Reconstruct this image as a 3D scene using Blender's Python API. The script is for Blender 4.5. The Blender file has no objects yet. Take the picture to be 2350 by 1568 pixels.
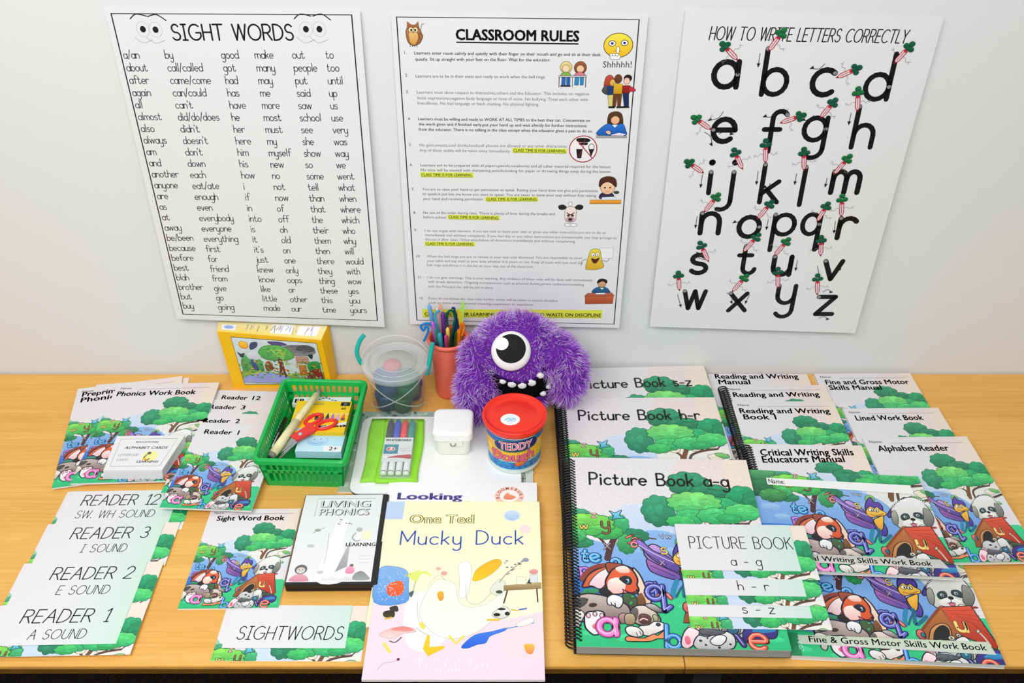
import bpy, bmesh, math, random
from mathutils import Vector, Matrix
from mathutils.geometry import tessellate_polygon
PI = math.pi
scene = bpy.context.scene
COL = scene.collection
TZ = 0.74                      # desk top height, metres; all object tables below are in cm on the desk top
WALL_Y = 1.4775
# ---- camera ---------------------------------------------------------------
cam_d = bpy.data.cameras.new('camera'); cam = bpy.data.objects.new('camera', cam_d); COL.objects.link(cam)
cam_d.sensor_width = 36.0; cam_d.lens = 36.0 * 2160 / 2350; cam_d.clip_start = 0.02; cam_d.clip_end = 60
cam.location = (0, 0, TZ + 1.13); cam.rotation_euler = (math.radians(90 - 35.5), 0, 0)
scene.camera = cam
# ---- view -----------------------------------------------------------------
vs = scene.view_settings
vs.view_transform = 'Standard'; vs.look = 'None'; vs.exposure = 0.0; vs.gamma = 1.0; vs.use_curve_mapping = False
# ---- world: even light of a bright classroom -------------------------------
w = bpy.data.worlds.new('room_light'); scene.world = w; w.use_nodes = True
w.node_tree.nodes['Background'].inputs[0].default_value = (0.93, 0.965, 1.0, 1); w.node_tree.nodes['Background'].inputs[1].default_value = 0.32
def area(name, loc, target, sx, sy, power, col):
    d = bpy.data.lights.new(name, 'AREA'); d.shape = 'RECTANGLE'; d.size = sx; d.size_y = sy; d.energy = power; d.color = col
    o = bpy.data.objects.new(name, d); COL.objects.link(o); o.location = loc
    o.rotation_euler = (Vector(target) - Vector(loc)).to_track_quat('-Z', 'Y').to_euler(); return o
area('ceiling_panel_light', (-1.05, 0.15, 2.55), (0.1, 1.3, 0.95), 1.1, 0.7, 17, (1.0, 0.99, 0.965))
area('ceiling_panel_light', (0.05, -0.5, 2.6), (0.0, 1.45, 1.35), 1.6, 0.9, 35.5, (1.0, 0.99, 0.97))
# ---- colours and materials -------------------------------------------------
def lin(h):
    h = h.lstrip('#'); r = []
    for i in (0, 2, 4):
        v = int(h[i:i+2], 16) / 255; r.append(v / 12.92 if v <= 0.04045 else ((v + 0.055) / 1.055) ** 2.4)
    return tuple(r)
MATS = {}
def mat(name, hexc, rough=0.5, spec=0.4, noise=0.0, nscale=60, bump=0.0, bscale=200, trans=0.0, alpha=1.0, metal=0.0, ior=1.45, sss=0.0, coat=0.0):
    if name in MATS: return MATS[name]
    m = bpy.data.materials.new(name); m.use_nodes = True; nt = m.node_tree; b = nt.nodes['Principled BSDF']
    c = lin(hexc); b.inputs['Base Color'].default_value = (*c, 1); b.inputs['Roughness'].default_value = rough
    b.inputs['Specular IOR Level'].default_value = spec; b.inputs['Metallic'].default_value = metal; b.inputs['IOR'].default_value = ior
    b.inputs['Transmission Weight'].default_value = trans; b.inputs['Alpha'].default_value = alpha; b.inputs['Coat Weight'].default_value = coat
    if sss: b.inputs['Subsurface Weight'].default_value = sss; b.inputs['Subsurface Scale'].default_value = 0.01
    if noise or bump:
        tc = nt.nodes.new('ShaderNodeTexCoord')
        if noise:
            n = nt.nodes.new('ShaderNodeTexNoise'); n.inputs['Scale'].default_value = nscale; n.inputs['Detail'].default_value = 4
            nt.links.new(tc.outputs['Object'], n.inputs['Vector'])
            r = nt.nodes.new('ShaderNodeValToRGB'); r.color_ramp.elements[0].position = 0.3; r.color_ramp.elements[1].position = 0.7
            r.color_ramp.elements[0].color = (*[x * (1 - noise) for x in c], 1); r.color_ramp.elements[1].color = (*[min(1, x * (1 + noise)) for x in c], 1)
            nt.links.new(n.outputs['Fac'], r.inputs[0]); nt.links.new(r.outputs[0], b.inputs['Base Color'])
        if bump:
            n = nt.nodes.new('ShaderNodeTexNoise'); n.inputs['Scale'].default_value = bscale; n.inputs['Detail'].default_value = 3
            nt.links.new(tc.outputs['Object'], n.inputs['Vector'])
            bp = nt.nodes.new('ShaderNodeBump'); bp.inputs['Strength'].default_value = bump; bp.inputs['Distance'].default_value = 0.001
            nt.links.new(n.outputs['Fac'], bp.inputs['Height']); nt.links.new(bp.outputs[0], b.inputs['Normal'])
    MATS[name] = m; return m
def ink_mat(name, amount, scale, rough=0.38, spec=0.35):
    if name in MATS: return MATS[name]
    m = bpy.data.materials.new(name); m.use_nodes = True; nt = m.node_tree; b = nt.nodes['Principled BSDF']
    a = nt.nodes.new('ShaderNodeAttribute'); a.attribute_name = 'Ink'
    b.inputs['Roughness'].default_value = rough; b.inputs['Specular IOR Level'].default_value = spec
    if amount:
        tc = nt.nodes.new('ShaderNodeTexCoord'); n = nt.nodes.new('ShaderNodeTexNoise'); n.inputs['Scale'].default_value = scale
        n.inputs['Detail'].default_value = 5; nt.links.new(tc.outputs['Object'], n.inputs['Vector'])
        mr = nt.nodes.new('ShaderNodeMapRange'); mr.inputs['From Min'].default_value = 0.3; mr.inputs['From Max'].default_value = 0.7
        mr.inputs['To Min'].default_value = 1 - amount; mr.inputs['To Max'].default_value = 1 + amount
        nt.links.new(n.outputs['Fac'], mr.inputs['Value'])
        mx = nt.nodes.new('ShaderNodeVectorMath'); mx.operation = 'SCALE'
        nt.links.new(a.outputs['Color'], mx.inputs[0]); nt.links.new(mr.outputs[0], mx.inputs['Scale']); nt.links.new(mx.outputs[0], b.inputs['Base Color'])
    else: nt.links.new(a.outputs['Color'], b.inputs['Base Color'])
    MATS[name] = m; return m
INK = ink_mat('printed_ink', 0, 1); PAINT = ink_mat('painted_cover_ink', 0.07, 90.0, 0.3, 0.4)
# ---- scene graph helpers ---------------------------------------------------
def tag(o, label, cat, group=None, kind=None):
    if label: o['label'] = label
    if cat: o['category'] = cat
    if group: o['group'] = group
    if kind: o['kind'] = kind
    return o
def pos(x, y, z=0): return (x / 100, y / 100, TZ + z / 100)
def thing(name, label, cat, x, y, z=0, rot=0, group=None, pitch=0, roll=0):
    o = bpy.data.objects.new(name, None); COL.objects.link(o); o.empty_display_size = 0.02
    o.location = pos(x, y, z); o.rotation_euler = (math.radians(pitch), math.radians(roll), math.radians(rot))
    return tag(o, label, cat, group)
class MB:
    """collects faces in cm; build() links ONE mesh object"""
    def __init__(s): s.v = []; s.f = []; s.m = []; s.smooth = []
    def add(s, vs, fs, mi=0, smooth=False):
        b = len(s.v); s.v += [tuple(v) for v in vs]
        for f in fs: s.f.append([b + i for i in f]); s.m.append(mi); s.smooth.append(smooth)
    def box(s, x0, x1, y0, y1, z0, z1, mi=0):
        s.add([(x0,y0,z0),(x1,y0,z0),(x1,y1,z0),(x0,y1,z0),(x0,y0,z1),(x1,y0,z1),(x1,y1,z1),(x0,y1,z1)],
              [(0,3,2,1),(4,5,6,7),(0,1,5,4),(1,2,6,5),(2,3,7,6),(3,0,4,7)], mi)
    def hexa(s, p, mi=0): s.add(p, [(0,3,2,1),(4,5,6,7),(0,1,5,4),(1,2,6,5),(2,3,7,6),(3,0,4,7)], mi)
    def loft(s, rings, mi=0, close0=True, close1=True, smooth=False):
        n = len(rings[0]); vs = [p for r in rings for p in r]; fs = []
        for k in range(len(rings) - 1):
            for i in range(n): j = (i + 1) % n; fs.append((k*n+i, k*n+j, (k+1)*n+j, (k+1)*n+i))
        if close0: fs.append(tuple(reversed(range(n))))
        if close1: fs.append(tuple(range((len(rings)-1)*n, len(rings)*n)))
        s.add(vs, fs, mi, smooth)
    def lathe(s, prof, cx=0, cy=0, n=40, mi=0, close0=True, close1=True, smooth=True, sx=1, sy=1):
        s.loft([[(cx + r*sx*math.cos(2*PI*i/n), cy + r*sy*math.sin(2*PI*i/n), z) for i in range(n)] for r, z in prof], mi, close0, close1, smooth)
    def tube(s, path, r, n=8, mi=0, smooth=True, rr=None):
        P = [Vector(p) for p in path]; rings = []; up = None
        for i, p in enumerate(P):
            t = (P[min(i+1, len(P)-1)] - P[max(i-1, 0)]).normalized()
            if up is None: up = t.orthogonal().normalized()
            up = (up - t * up.dot(t)); up = up.normalized() if up.length > 1e-6 else t.orthogonal().normalized()
            b = t.cross(up); q = rr[i] if rr else r
            rings.append([tuple(p + up * (q*math.cos(2*PI*k/n)) + b * (q*math.sin(2*PI*k/n))) for k in range(n)])
        s.loft(rings, mi, True, True, smooth)
    def slab(s, outline, z0, z1, bev=0, mi=0, top=None):
        cx = sum(p[0] for p in outline) / len(outline); cy = sum(p[1] for p in outline) / len(outline)
        def sc(d):
            r = []
            for x, y in outline:
                l = math.hypot(x - cx, y - cy); k = (l - d) / l if l else 1; r.append((cx + (x-cx)*k, cy + (y-cy)*k))
            return r
        if bev: rings = [[(x,y,z0) for x,y in sc(bev)], [(x,y,z0+bev) for x,y in outline], [(x,y,z1-bev) for x,y in outline], [(x,y,z1) for x,y in sc(bev)]]
        else: rings = [[(x,y,z0) for x,y in outline], [(x,y,z1) for x,y in outline]]
        s.loft(rings, mi)
    def build(s, name, mats, parent=None, loc=None):
        me = bpy.data.meshes.new(name); me.from_pydata([(x/100, y/100, z/100) for x, y, z in s.v], [], s.f)
        if not isinstance(mats, (list, tuple)): mats = [mats]
        for m in mats: me.materials.append(m)
        me.polygons.foreach_set('material_index', s.m); me.polygons.foreach_set('use_smooth', s.smooth); me.update()
        return link(name, me, parent, loc)
def link(name, me, parent=None, loc=None):
    o = bpy.data.objects.new(name, me); COL.objects.link(o)
    if parent: o.parent = parent
    if loc: o.location = loc
    return o
def rrect(x0, x1, y0, y1, r, n=6):
    o = []
    for cx, cy, a in ((x1-r,y1-r,0),(x0+r,y1-r,90),(x0+r,y0+r,180),(x1-r,y0+r,270)):
        for k in range(n+1): t = math.radians(a + 90*k/n); o.append((cx+r*math.cos(t), cy+r*math.sin(t)))
    return o
def bez(p, n=12):
    """Catmull-Rom through points (any dimension)"""
    q = [p[0]] + list(p) + [p[-1]]; o = []
    for i in range(1, len(q) - 2):
        for k in range(n):
            t = k / n; o.append(tuple(0.5*((2*b)+(-a+c)*t+(2*a-5*b+4*c-d)*t*t+(-a+3*b-3*c+d)*t**3) for a,b,c,d in zip(q[i-1],q[i],q[i+1],q[i+2])))
    o.append(tuple(p[-1])); return o
# ---- print: everything inked on paper is thin real geometry ------------------
def chaik(p, n=4):
    N = len(p); o = []
    for i in range(N):
        a, b, c, d = p[i-1], p[i], p[(i+1) % N], p[(i+2) % N]
        for k in range(n):
            t = k / n; o.append(tuple(0.5*((2*y)+(-x+z)*t+(2*x-5*y+4*z-q)*t*t+(-x+3*y-3*z+q)*t**3) for x,y,z,q in zip(a,b,c,d)))
    return o
STEP = 7e-6
# finely split so that the print follows the curve
def split(ink, mx_):
    V, C, T = ink.v, ink.c, list(ink.t); out = []; D = lambda p, q: max(abs(V[p][0]-V[q][0]), abs(V[p][1]-V[q][1]))
    while T:
        a, b, c_ = T.pop(); e = [(D(a, b), a, b, c_), (D(b, c_), b, c_, a), (D(c_, a), c_, a, b)]; e.sort(reverse=True)
        if e[0][0] > mx_:
            _, p, q, r = e[0]; V.append(tuple((V[p][i]+V[q][i])/2 for i in range(3))); C.append(tuple((C[p][i]+C[q][i])/2 for i in range(3))); n = len(V)-1; T += [(p, n, r), (n, q, r)]
        else: out.append((a, b, c_))
    ink.t = out
class Ink:
    def __init__(s, x0, x1, y0, y1, n=48):
        s.b = (x0, x1, y0, y1); s.n = n; s.g = [[0]*n for _ in range(n)]; s.v = []; s.c = []; s.t = []; s.cells = set(); s.top = 0; s.tri_pts = []
        s.layer = None
    def _cell(s, x, y):
        x0, x1, y0, y1 = s.b; n = s.n
        return min(n-1, max(0, int((x-x0)/(x1-x0)*n))), min(n-1, max(0, int((y-y0)/(y1-y0)*n)))
    def put(s, verts, cols, tris, fixed=None):
        if not verts: return
        xs = [v[0] for v in verts]; ys = [v[1] for v in verts]
        i0, j0 = s._cell(min(xs), min(ys)); i1, j1 = s._cell(max(xs), max(ys))
        L = fixed if fixed is not None else max(s.g[i][j] for i in range(i0, i1+1) for j in range(j0, j1+1)) + 1
        for i in range(i0, i1+1):
            for j in range(j0, j1+1): s.g[i][j] = max(s.g[i][j], L)
        b = len(s.v); s.v += [(x, y, L) for x, y in verts]; s.c += cols; s.t += [(a+b, c+b, d+b) for a, c, d in tris]; s.top = max(s.top, L)
        return L
    def fill(s, P, c1, c2=None):
        c1 = lin(c1) if isinstance(c1, str) else c1; c2 = c1 if c2 is None else (lin(c2) if isinstance(c2, str) else c2)
        ys = [p[1] for p in P]; lo, hi = min(ys), max(ys); d = (hi - lo) or 1
        tr = tessellate_polygon([[Vector((x, y, 0)) for x, y in P]])
        s.put(list(P), [tuple(c1[k] + (c2[k]-c1[k]) * (y-lo)/d for k in range(3)) for x, y in P], tr)
    def ribbon(s, P, w, col, closed=False, caps=True, fixed=None):
        col = lin(col) if isinstance(col, str) else col; n = len(P)
        if n < 2: return
        V = []; T = []
        for i in range(n):
            a = P[i-1] if (i or closed) else P[i]; b = P[(i+1) % n] if (i < n-1 or closed) else P[i]
            dx, dy = b[0]-a[0], b[1]-a[1]; l = math.hypot(dx, dy) or 1; nx, ny = -dy/l*w/2, dx/l*w/2
            V += [(P[i][0]+nx, P[i][1]+ny), (P[i][0]-nx, P[i][1]-ny)]
        m = n if closed else n-1
        for i in range(m): j = (i+1) % n; T += [(2*i, 2*i+1, 2*j+1), (2*i, 2*j+1, 2*j)]
        if caps and not closed:
            for e, q in ((0, 1), (n-1, n-2)):
                a = math.atan2(P[e][1]-P[q][1], P[e][0]-P[q][0]); b0 = len(V); V.append(P[e])
                for k in range(5): t = a - PI/2 + PI*k/4; V.append((P[e][0]+w/2*math.cos(t), P[e][1]+w/2*math.sin(t)))
                T += [(b0, b0+k, b0+k+1) for k in range(1, 5)]
        return s.put(V, [col]*len(V), T, fixed)
    def ellipse(s, x, y, rx, ry, c1, c2=None, ol=None, rot=0, n=20):
        r = math.radians(rot); P = []
        for k in range(n): t = 2*PI*k/n; a, b = rx*math.cos(t), ry*math.sin(t); P.append((x+a*math.cos(r)-b*math.sin(r), y+a*math.sin(r)+b*math.cos(r)))
        if c1: s.fill(P, c1, c2)
        if ol: s.ribbon(P, ol[1], ol[0], True)
    def rect(s, x0, y0, x1, y1, c1, c2=None, ol=None):
        P = [(x0,y0),(x1,y0),(x1,y1),(x0,y1)]; s.fill(P, c1, c2)
        if ol: s.ribbon(P + [P[0]], ol[1], ol[0])
    def blob(s, P, c1, c2=None, ol=None):
        if not isinstance(P[0], tuple): P = [(P[i], P[i+1]) for i in range(0, len(P), 2)]
        Q = chaik(P); s.fill(Q, c1, c2)
        if ol: s.ribbon(Q, ol[1], ol[0], True)
    def cloud(s, x, y, rx, ry, c1, c2, n=9, seed=1):
        R = random.Random(int(x*7+y*13+seed)); P = []
        for k in range(n*6):
            t = 2*PI*k/(n*6); u = abs(math.sin(n*t/2 + R.random()*.05)); q = 0.9 + 0.12*u; P.append((x+rx*q*math.cos(t), y+ry*q*math.sin(t)))
        a, b = lin(c1), lin(c2); s.fill(P, a, b); s.ribbon(P, max(2.0, rx*.03), tuple(v*.28 for v in b), True)
        for k in range(int(5 + rx/9)):
            t = R.random()*2*PI; q = math.sqrt(R.random())*.7; f = R.random(); px, py = x+rx*q*math.cos(t), y+ry*q*math.sin(t)
            g = 0.5 - 0.5*math.sin(t)*q; hi = tuple(min(1, (a[i]*g + b[i]*(1-g))*(1.05+.4*f)) for i in range(3)); lo = tuple(v*.78 for v in hi)
            s.ellipse(px, py, rx*(.12+.13*R.random()), ry*(.13+.13*R.random()), hi, lo, None, 0, 10)
        dk = tuple(v*.45 for v in b)
        for k in range(int(3 + rx/22)):
            t = R.random()*2*PI; q = math.sqrt(R.random())*.75; px, py = x+rx*q*math.cos(t), y+ry*q*math.sin(t); w = rx*(.09+.06*R.random())
            s.ribbon([(px+w*math.cos(a_), py-w*.7*math.sin(a_)) for a_ in (0.1,.7,1.4,2.1,2.9)], max(1.2, rx*.014), dk, caps=False)
    def clip(s, x0, x1, y0, y1):
        V, C, T = [], [], []
        for t in s.t:
            poly = [(s.v[i][0], s.v[i][1], s.v[i][2], *s.c[i]) for i in t]
            if all(x0 <= p[0] <= x1 and y0 <= p[1] <= y1 for p in poly): pass
            else:
                for ax, lim, sg in ((0,x0,1),(0,x1,-1),(1,y0,1),(1,y1,-1)):
                    o = []
                    for i in range(len(poly)):
                        p, q = poly[i-1], poly[i]; dp, dq = (p[ax]-lim)*sg, (q[ax]-lim)*sg
                        if (dp < 0) != (dq < 0): f = dp/(dp-dq); o.append(tuple(a+(b-a)*f for a, b in zip(p, q)))
                        if dq >= 0: o.append(q)
                    poly = o
                    if not poly: break
            if len(poly) < 3: continue
            b = len(V); V += [p[:3] for p in poly]; C += [p[3:6] for p in poly]; T += [(b, b+k, b+k+1) for k in range(1, len(poly)-1)]
        s.v, s.c, s.t = V, C, T
    def mesh(s, name, fx, m, raw=False):
        """fx maps (x,y,layer) to metres"""
        me = bpy.data.meshes.new(name); V = [fx(*v) for v in s.v]; T = []
        for a, b, c in s.t:
            if raw: T.append((a, b, c)); continue
            p, q, r = V[a], V[b], V[c]; cr = (q[0]-p[0])*(r[1]-p[1]) - (q[1]-p[1])*(r[0]-p[0])
            if abs(cr) < 1e-14: continue
            T.append((a, b, c) if cr > 0 else (a, c, b))
        me.from_pydata(V, [], T); at = me.color_attributes.new('Ink', 'FLOAT_COLOR', 'POINT')
        fl = []
        for c in s.c: fl += [c[0], c[1], c[2], 1.0]
        at.data.foreach_set('color', fl); me.materials.append(m); me.update(); return me
# ---- school-print stroke lettering -------------------------------------------
GL = {
'a':(9,"@4.5,5,4.5,5,0,360|9,10 9,0"),'b':(9,"0,18 0,0|@4.5,5,4.5,5,0,360"),'c':(8,"@4.8,5,4.8,5,48,312"),'d':(9,"@4.5,5,4.5,5,0,360|9,18 9,0"),
'e':(9,"0,5.2 9,5.2 @4.5,5,4.5,5,2,312"),'f':(7,"@6,15,3,3,30,180 3,0|0,10 6.5,10"),'g':(9,"@4.5,5,4.5,5,0,360|9,10 9,-4 @4.7,-4,4.3,4,0,-150"),
'h':(8,"0,18 0,0|0,5.5 @4,5.5,4,4.5,180,0 8,0"),'i':(2,"1,10 1,0|@1,14.5,.4,.4,0,360"),'j':(4,"4,10 4,-4 @0,-4,4,4,0,-110|@4,14.5,.4,.4,0,360"),
'k':(7.5,"0,18 0,0|7,10 0,4|2.3,6 7.5,0"),'l':(2,"1,18 1,0"),'m':(13.2,"0,10 0,0|0,6.5 @3.3,6.5,3.3,3.5,180,0 6.6,0|6.6,6.5 @9.9,6.5,3.3,3.5,180,0 13.2,0"),
'n':(8,"0,10 0,0|0,5.5 @4,5.5,4,4.5,180,0 8,0"),'o':(9,"@4.5,5,4.5,5,0,360"),'p':(9,"0,10 0,-8|@4.5,5,4.5,5,0,360"),'q':(11,"@4.5,5,4.5,5,0,360|9,10 9,-8 12.5,-5"),
'r':(6.5,"0,10 0,0|0,5.5 @4,5.5,4,4.5,180,40"),'s':(7.2,"@3.7,7.6,3.2,2.4,35,260 @3.7,2.6,3.6,2.6,90,-150"),'t':(8,"2.5,15 2.5,3 @5.3,3,2.8,3,180,350|0,10 6,10"),
'u':(8,"0,10 0,4 @4,4,4,4,180,360 8,10|8,10 8,0"),'v':(8,"0,10 4,0 8,10"),'w':(12.8,"0,10 3.2,0 6.4,10 9.6,0 12.8,10"),'x':(8,"0,10 8,0|8,10 0,0"),
'y':(8,"0,10 0,4.5 @4,4.5,4,4.5,180,360|8,10 8,-4 @4,-4,4,4,0,-150"),'z':(8,"0,10 8,10 0,0 8,0"),
'A':(12,"0,0 6,18 12,0|2.3,7 9.7,7"),'B':(10,"0,0 0,18 5,18 @5,13.7,4.3,4.3,90,-90 0,9.4|5,9.4 @5.3,4.7,4.7,4.7,90,-90 0,0"),'C':(13.5,"@8,9,8,9,50,310"),
'D':(12,"0,0 0,18 3,18 @3,9,9,9,90,-90 0,0"),'E':(9,"9,18 0,18 0,0 9,0|0,9 8,9"),'F':(9,"9,18 0,18 0,0|0,9 8,9"),'G':(15,"@8,9,8,9,50,330 15,8.5 9,8.5"),
'H':(11,"0,0 0,18|11,0 11,18|0,9 11,9"),'I':(6,"0,18 6,18|3,18 3,0|0,0 6,0"),'K':(10.5,"0,0 0,18|10,18 0,8|3,11 10.5,0"),'L':(8,"0,18 0,0 8,0"),
'M':(14,"0,0 0,18 7,4 14,18 14,0"),'N':(11,"0,0 0,18 11,0 11,18"),'O':(16,"@8,9,8,9,0,360"),'P':(9.8,"0,0 0,18 5,18 @5,13.2,4.8,4.8,90,-90 0,8.4"),
'R':(10.5,"0,0 0,18 5,18 @5,13.2,4.8,4.8,90,-90 0,8.4|5,8.4 10.5,0"),'S':(10,"@5,13.4,4.4,4.6,30,262 @5,4.5,5,4.5,80,-155"),'T':(12,"0,18 12,18|6,18 6,0"),
'U':(11,"0,18 0,5.5 @5.5,5.5,5.5,5.5,180,360 11,18"),'W':(17,"0,18 4,0 8.5,18 13,0 17,18"),'Y':(11,"0,18 5.5,9 11,18|5.5,9 5.5,0"),
'1':(6,"1,14.5 4.5,18 4.5,0|2,0 7,0"),'2':(10,"@5,13,4.8,5,170,-35 0,0 10,0"),'3':(9.4,"@4.5,13.5,4.2,4.5,140,-90 @4.5,4.7,4.9,4.7,90,-150"),'+':(8,"0,6 8,6|4,10 4,2"),
'-':(6,"0,6 6,6"),'/':(6,"0,-2 6,18"),'.':(1.5,"@.6,.6,.4,.4,0,360"),',':(1.5,"1,1 0,-2"),"'":(1.5,".6,18 .6,14"),':':(1.5,"@.6,.8,.4,.4,0,360|@.6,8,.4,.4,0,360"),'!':(2,"1,18 1,6|@1,.8,.4,.4,0,360")}
GC = {}
def glyph(ch):
    if ch in GC: return GC[ch]
    w, d = GL[ch]; S = []
    for st in d.split('|'):
        P = []
        for tk in st.split():
            if tk[0] == '@':
                cx, cy, rx, ry, a0, a1 = [float(q) for q in tk[1:].split(',')]; n = max(4, int(abs(a1-a0)/22)) if rx > 1 else 6
                for k in range(n+1): t = math.radians(a0+(a1-a0)*k/n); P.append((cx+rx*math.cos(t), cy+ry*math.sin(t)))
            else: P.append(tuple(float(q) for q in tk.split(',')))
        Q = [P[0]]
        for i in range(1, len(P)-1):
            a, b, c = P[i-1], P[i], P[i+1]; u = (b[0]-a[0], b[1]-a[1]); v = (c[0]-b[0], c[1]-b[1]); n = math.hypot(*u)*math.hypot(*v) or 1
            Q.append(b)
            if (u[0]*v[0]+u[1]*v[1])/n < .6: S.append(Q); Q = [b]
        Q.append(P[-1]); S.append(Q)
    GC[ch] = (w, S); return GC[ch]
def script_width(t, gap=4.5, sp=9): return sum((sp if c == ' ' else GL[c][0]) + gap for c in t) - gap
def script(ink, t, x, y, xh, wd, col, sgn=-1, width=None, slant=0, rot=0, gap=4.5, sp=9, rise=0, kx=None):
    """t with its baseline start at x,y; xh = x-height; sgn=-1 when y runs down the page"""
    k = xh / 10; tw = script_width(t, gap, sp); kx = k*(kx or 1) if width is None else width / tw; cr, sr = math.cos(math.radians(rot)), math.sin(math.radians(rot)); cx = 0
    c = lin(col) if isinstance(col, str) else col; V = []; T = []
    for ch in t:
        if ch == ' ': cx += sp + gap; continue
        w, S = glyph(ch)
        for P in S:
            Q = []
            for a, b in P: u, v = (cx+a+b*slant)*kx, b*k; Q.append((x + u*cr - v*sr, y + sgn*(u*sr + v*cr) + rise*(cx+a)/tw))
            tmp = Ink.__new__(Ink); tmp.put = lambda v_, c_, t_, f_=None: (T.extend((a_+len(V), b_+len(V), d_+len(V)) for a_, b_, d_ in t_), V.extend(v_))
            tmp.ribbon(Q, wd, c)
        cx += w + gap
    ink.put(V, [c]*len(V), T)
FT = {}
def font_tris(t, bold):
    if (t, bold) in FT: return FT[(t, bold)]
    c = bpy.data.curves.new('f', 'FONT'); c.body = t; c.size = 1; c.resolution_u = 2; c.offset = bold
    o = bpy.data.objects.new('f', c); me = o.to_mesh(); me.calc_loop_triangles()
    V = [(v.co.x, v.co.y) for v in me.vertices]; T = [tuple(q.vertices) for q in me.loop_triangles]; o.to_mesh_clear(); bpy.data.objects.remove(o); bpy.data.curves.remove(c)
    x0 = min(v[0] for v in V); x1 = max(v[0] for v in V); FT[(t, bold)] = (V, T, x0, x1); return FT[(t, bold)]
def typed(ink, t, x, y, size, col, sgn=-1, width=None, bold=0.0, slant=0, dy=0):
    """printed sans lettering from x,y (baseline); dy = rise of the far end"""
    V, T, x0, x1 = font_tris(t, 0); kx = size if width is None else width / (x1 - x0); c = lin(col)
    P = []; Q = []; n = len(V); bw = max(0, bold)*1.3
    for ex, ey in ((0, 0),) if bw == 0 else ((-bw, -bw*.6), (bw, -bw*.6), (-bw, bw*.6), (bw, bw*.6), (0, 0)):
        P += [(x + (a - x0 + b*slant + ex)*kx, y + sgn*(b + ey)*size + dy*(a-x0)/(x1-x0)) for a, b in V]; Q += [(i+len(P)-n, j+len(P)-n, k+len(P)-n) for i, j, k in T]
    ink.put(P, [c]*len(P), Q)
def lipline(ink, x0, y0, x1, y1, w, col): ink.ribbon([(x0,y0),(x1,y1)], w, col, caps=False)
def draw_cover(ink):
    for s in COVER:
        k = s[0]
        if k == 'b': ink.blob(s[1] if isinstance(s[1][0], tuple) else [(s[1][i], s[1][i+1]) for i in range(0, len(s[1]), 2)], s[2], s[3], s[4])
        elif k == 'p':
            P = [(s[1][i], s[1][i+1]) for i in range(0, len(s[1]), 2)]; ink.fill(P, s[2], s[3])
            if s[4]: ink.ribbon(P + [P[0]], s[4][1], s[4][0])
        elif k == 'l': ink.ribbon(bez([(s[1][i], s[1][i+1]) for i in range(0, len(s[1]), 2)], 4), s[2], s[3])
        elif k == 'e': x, y, rx, ry, r = s[1]; ink.ellipse(x, y, rx, ry, s[2], s[3], s[4], r, 16)
        elif k == 'c': x, y, rx, ry, n = s[1]; ink.cloud(x, y, rx, ry, s[2], s[3], n)
        elif k == 't':
            x, y, h, r, wd = s[1]
            script(ink, s[2], x, y, h, wd*1.5+5, '1c1c30', -1, None, 0, -r); script(ink, s[2], x, y, h, wd*1.5, s[4], -1, None, 0, -r)
            script(ink, s[2], x, y-1, h, wd*.9, s[3], -1, None, 0, -r)
            if wd > 9: script(ink, s[2], x-wd*.2, y-wd*.25, h, wd*.25, tuple(min(1,v*.55+.42) for v in lin(s[3])), -1, None, 0, -r)
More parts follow.
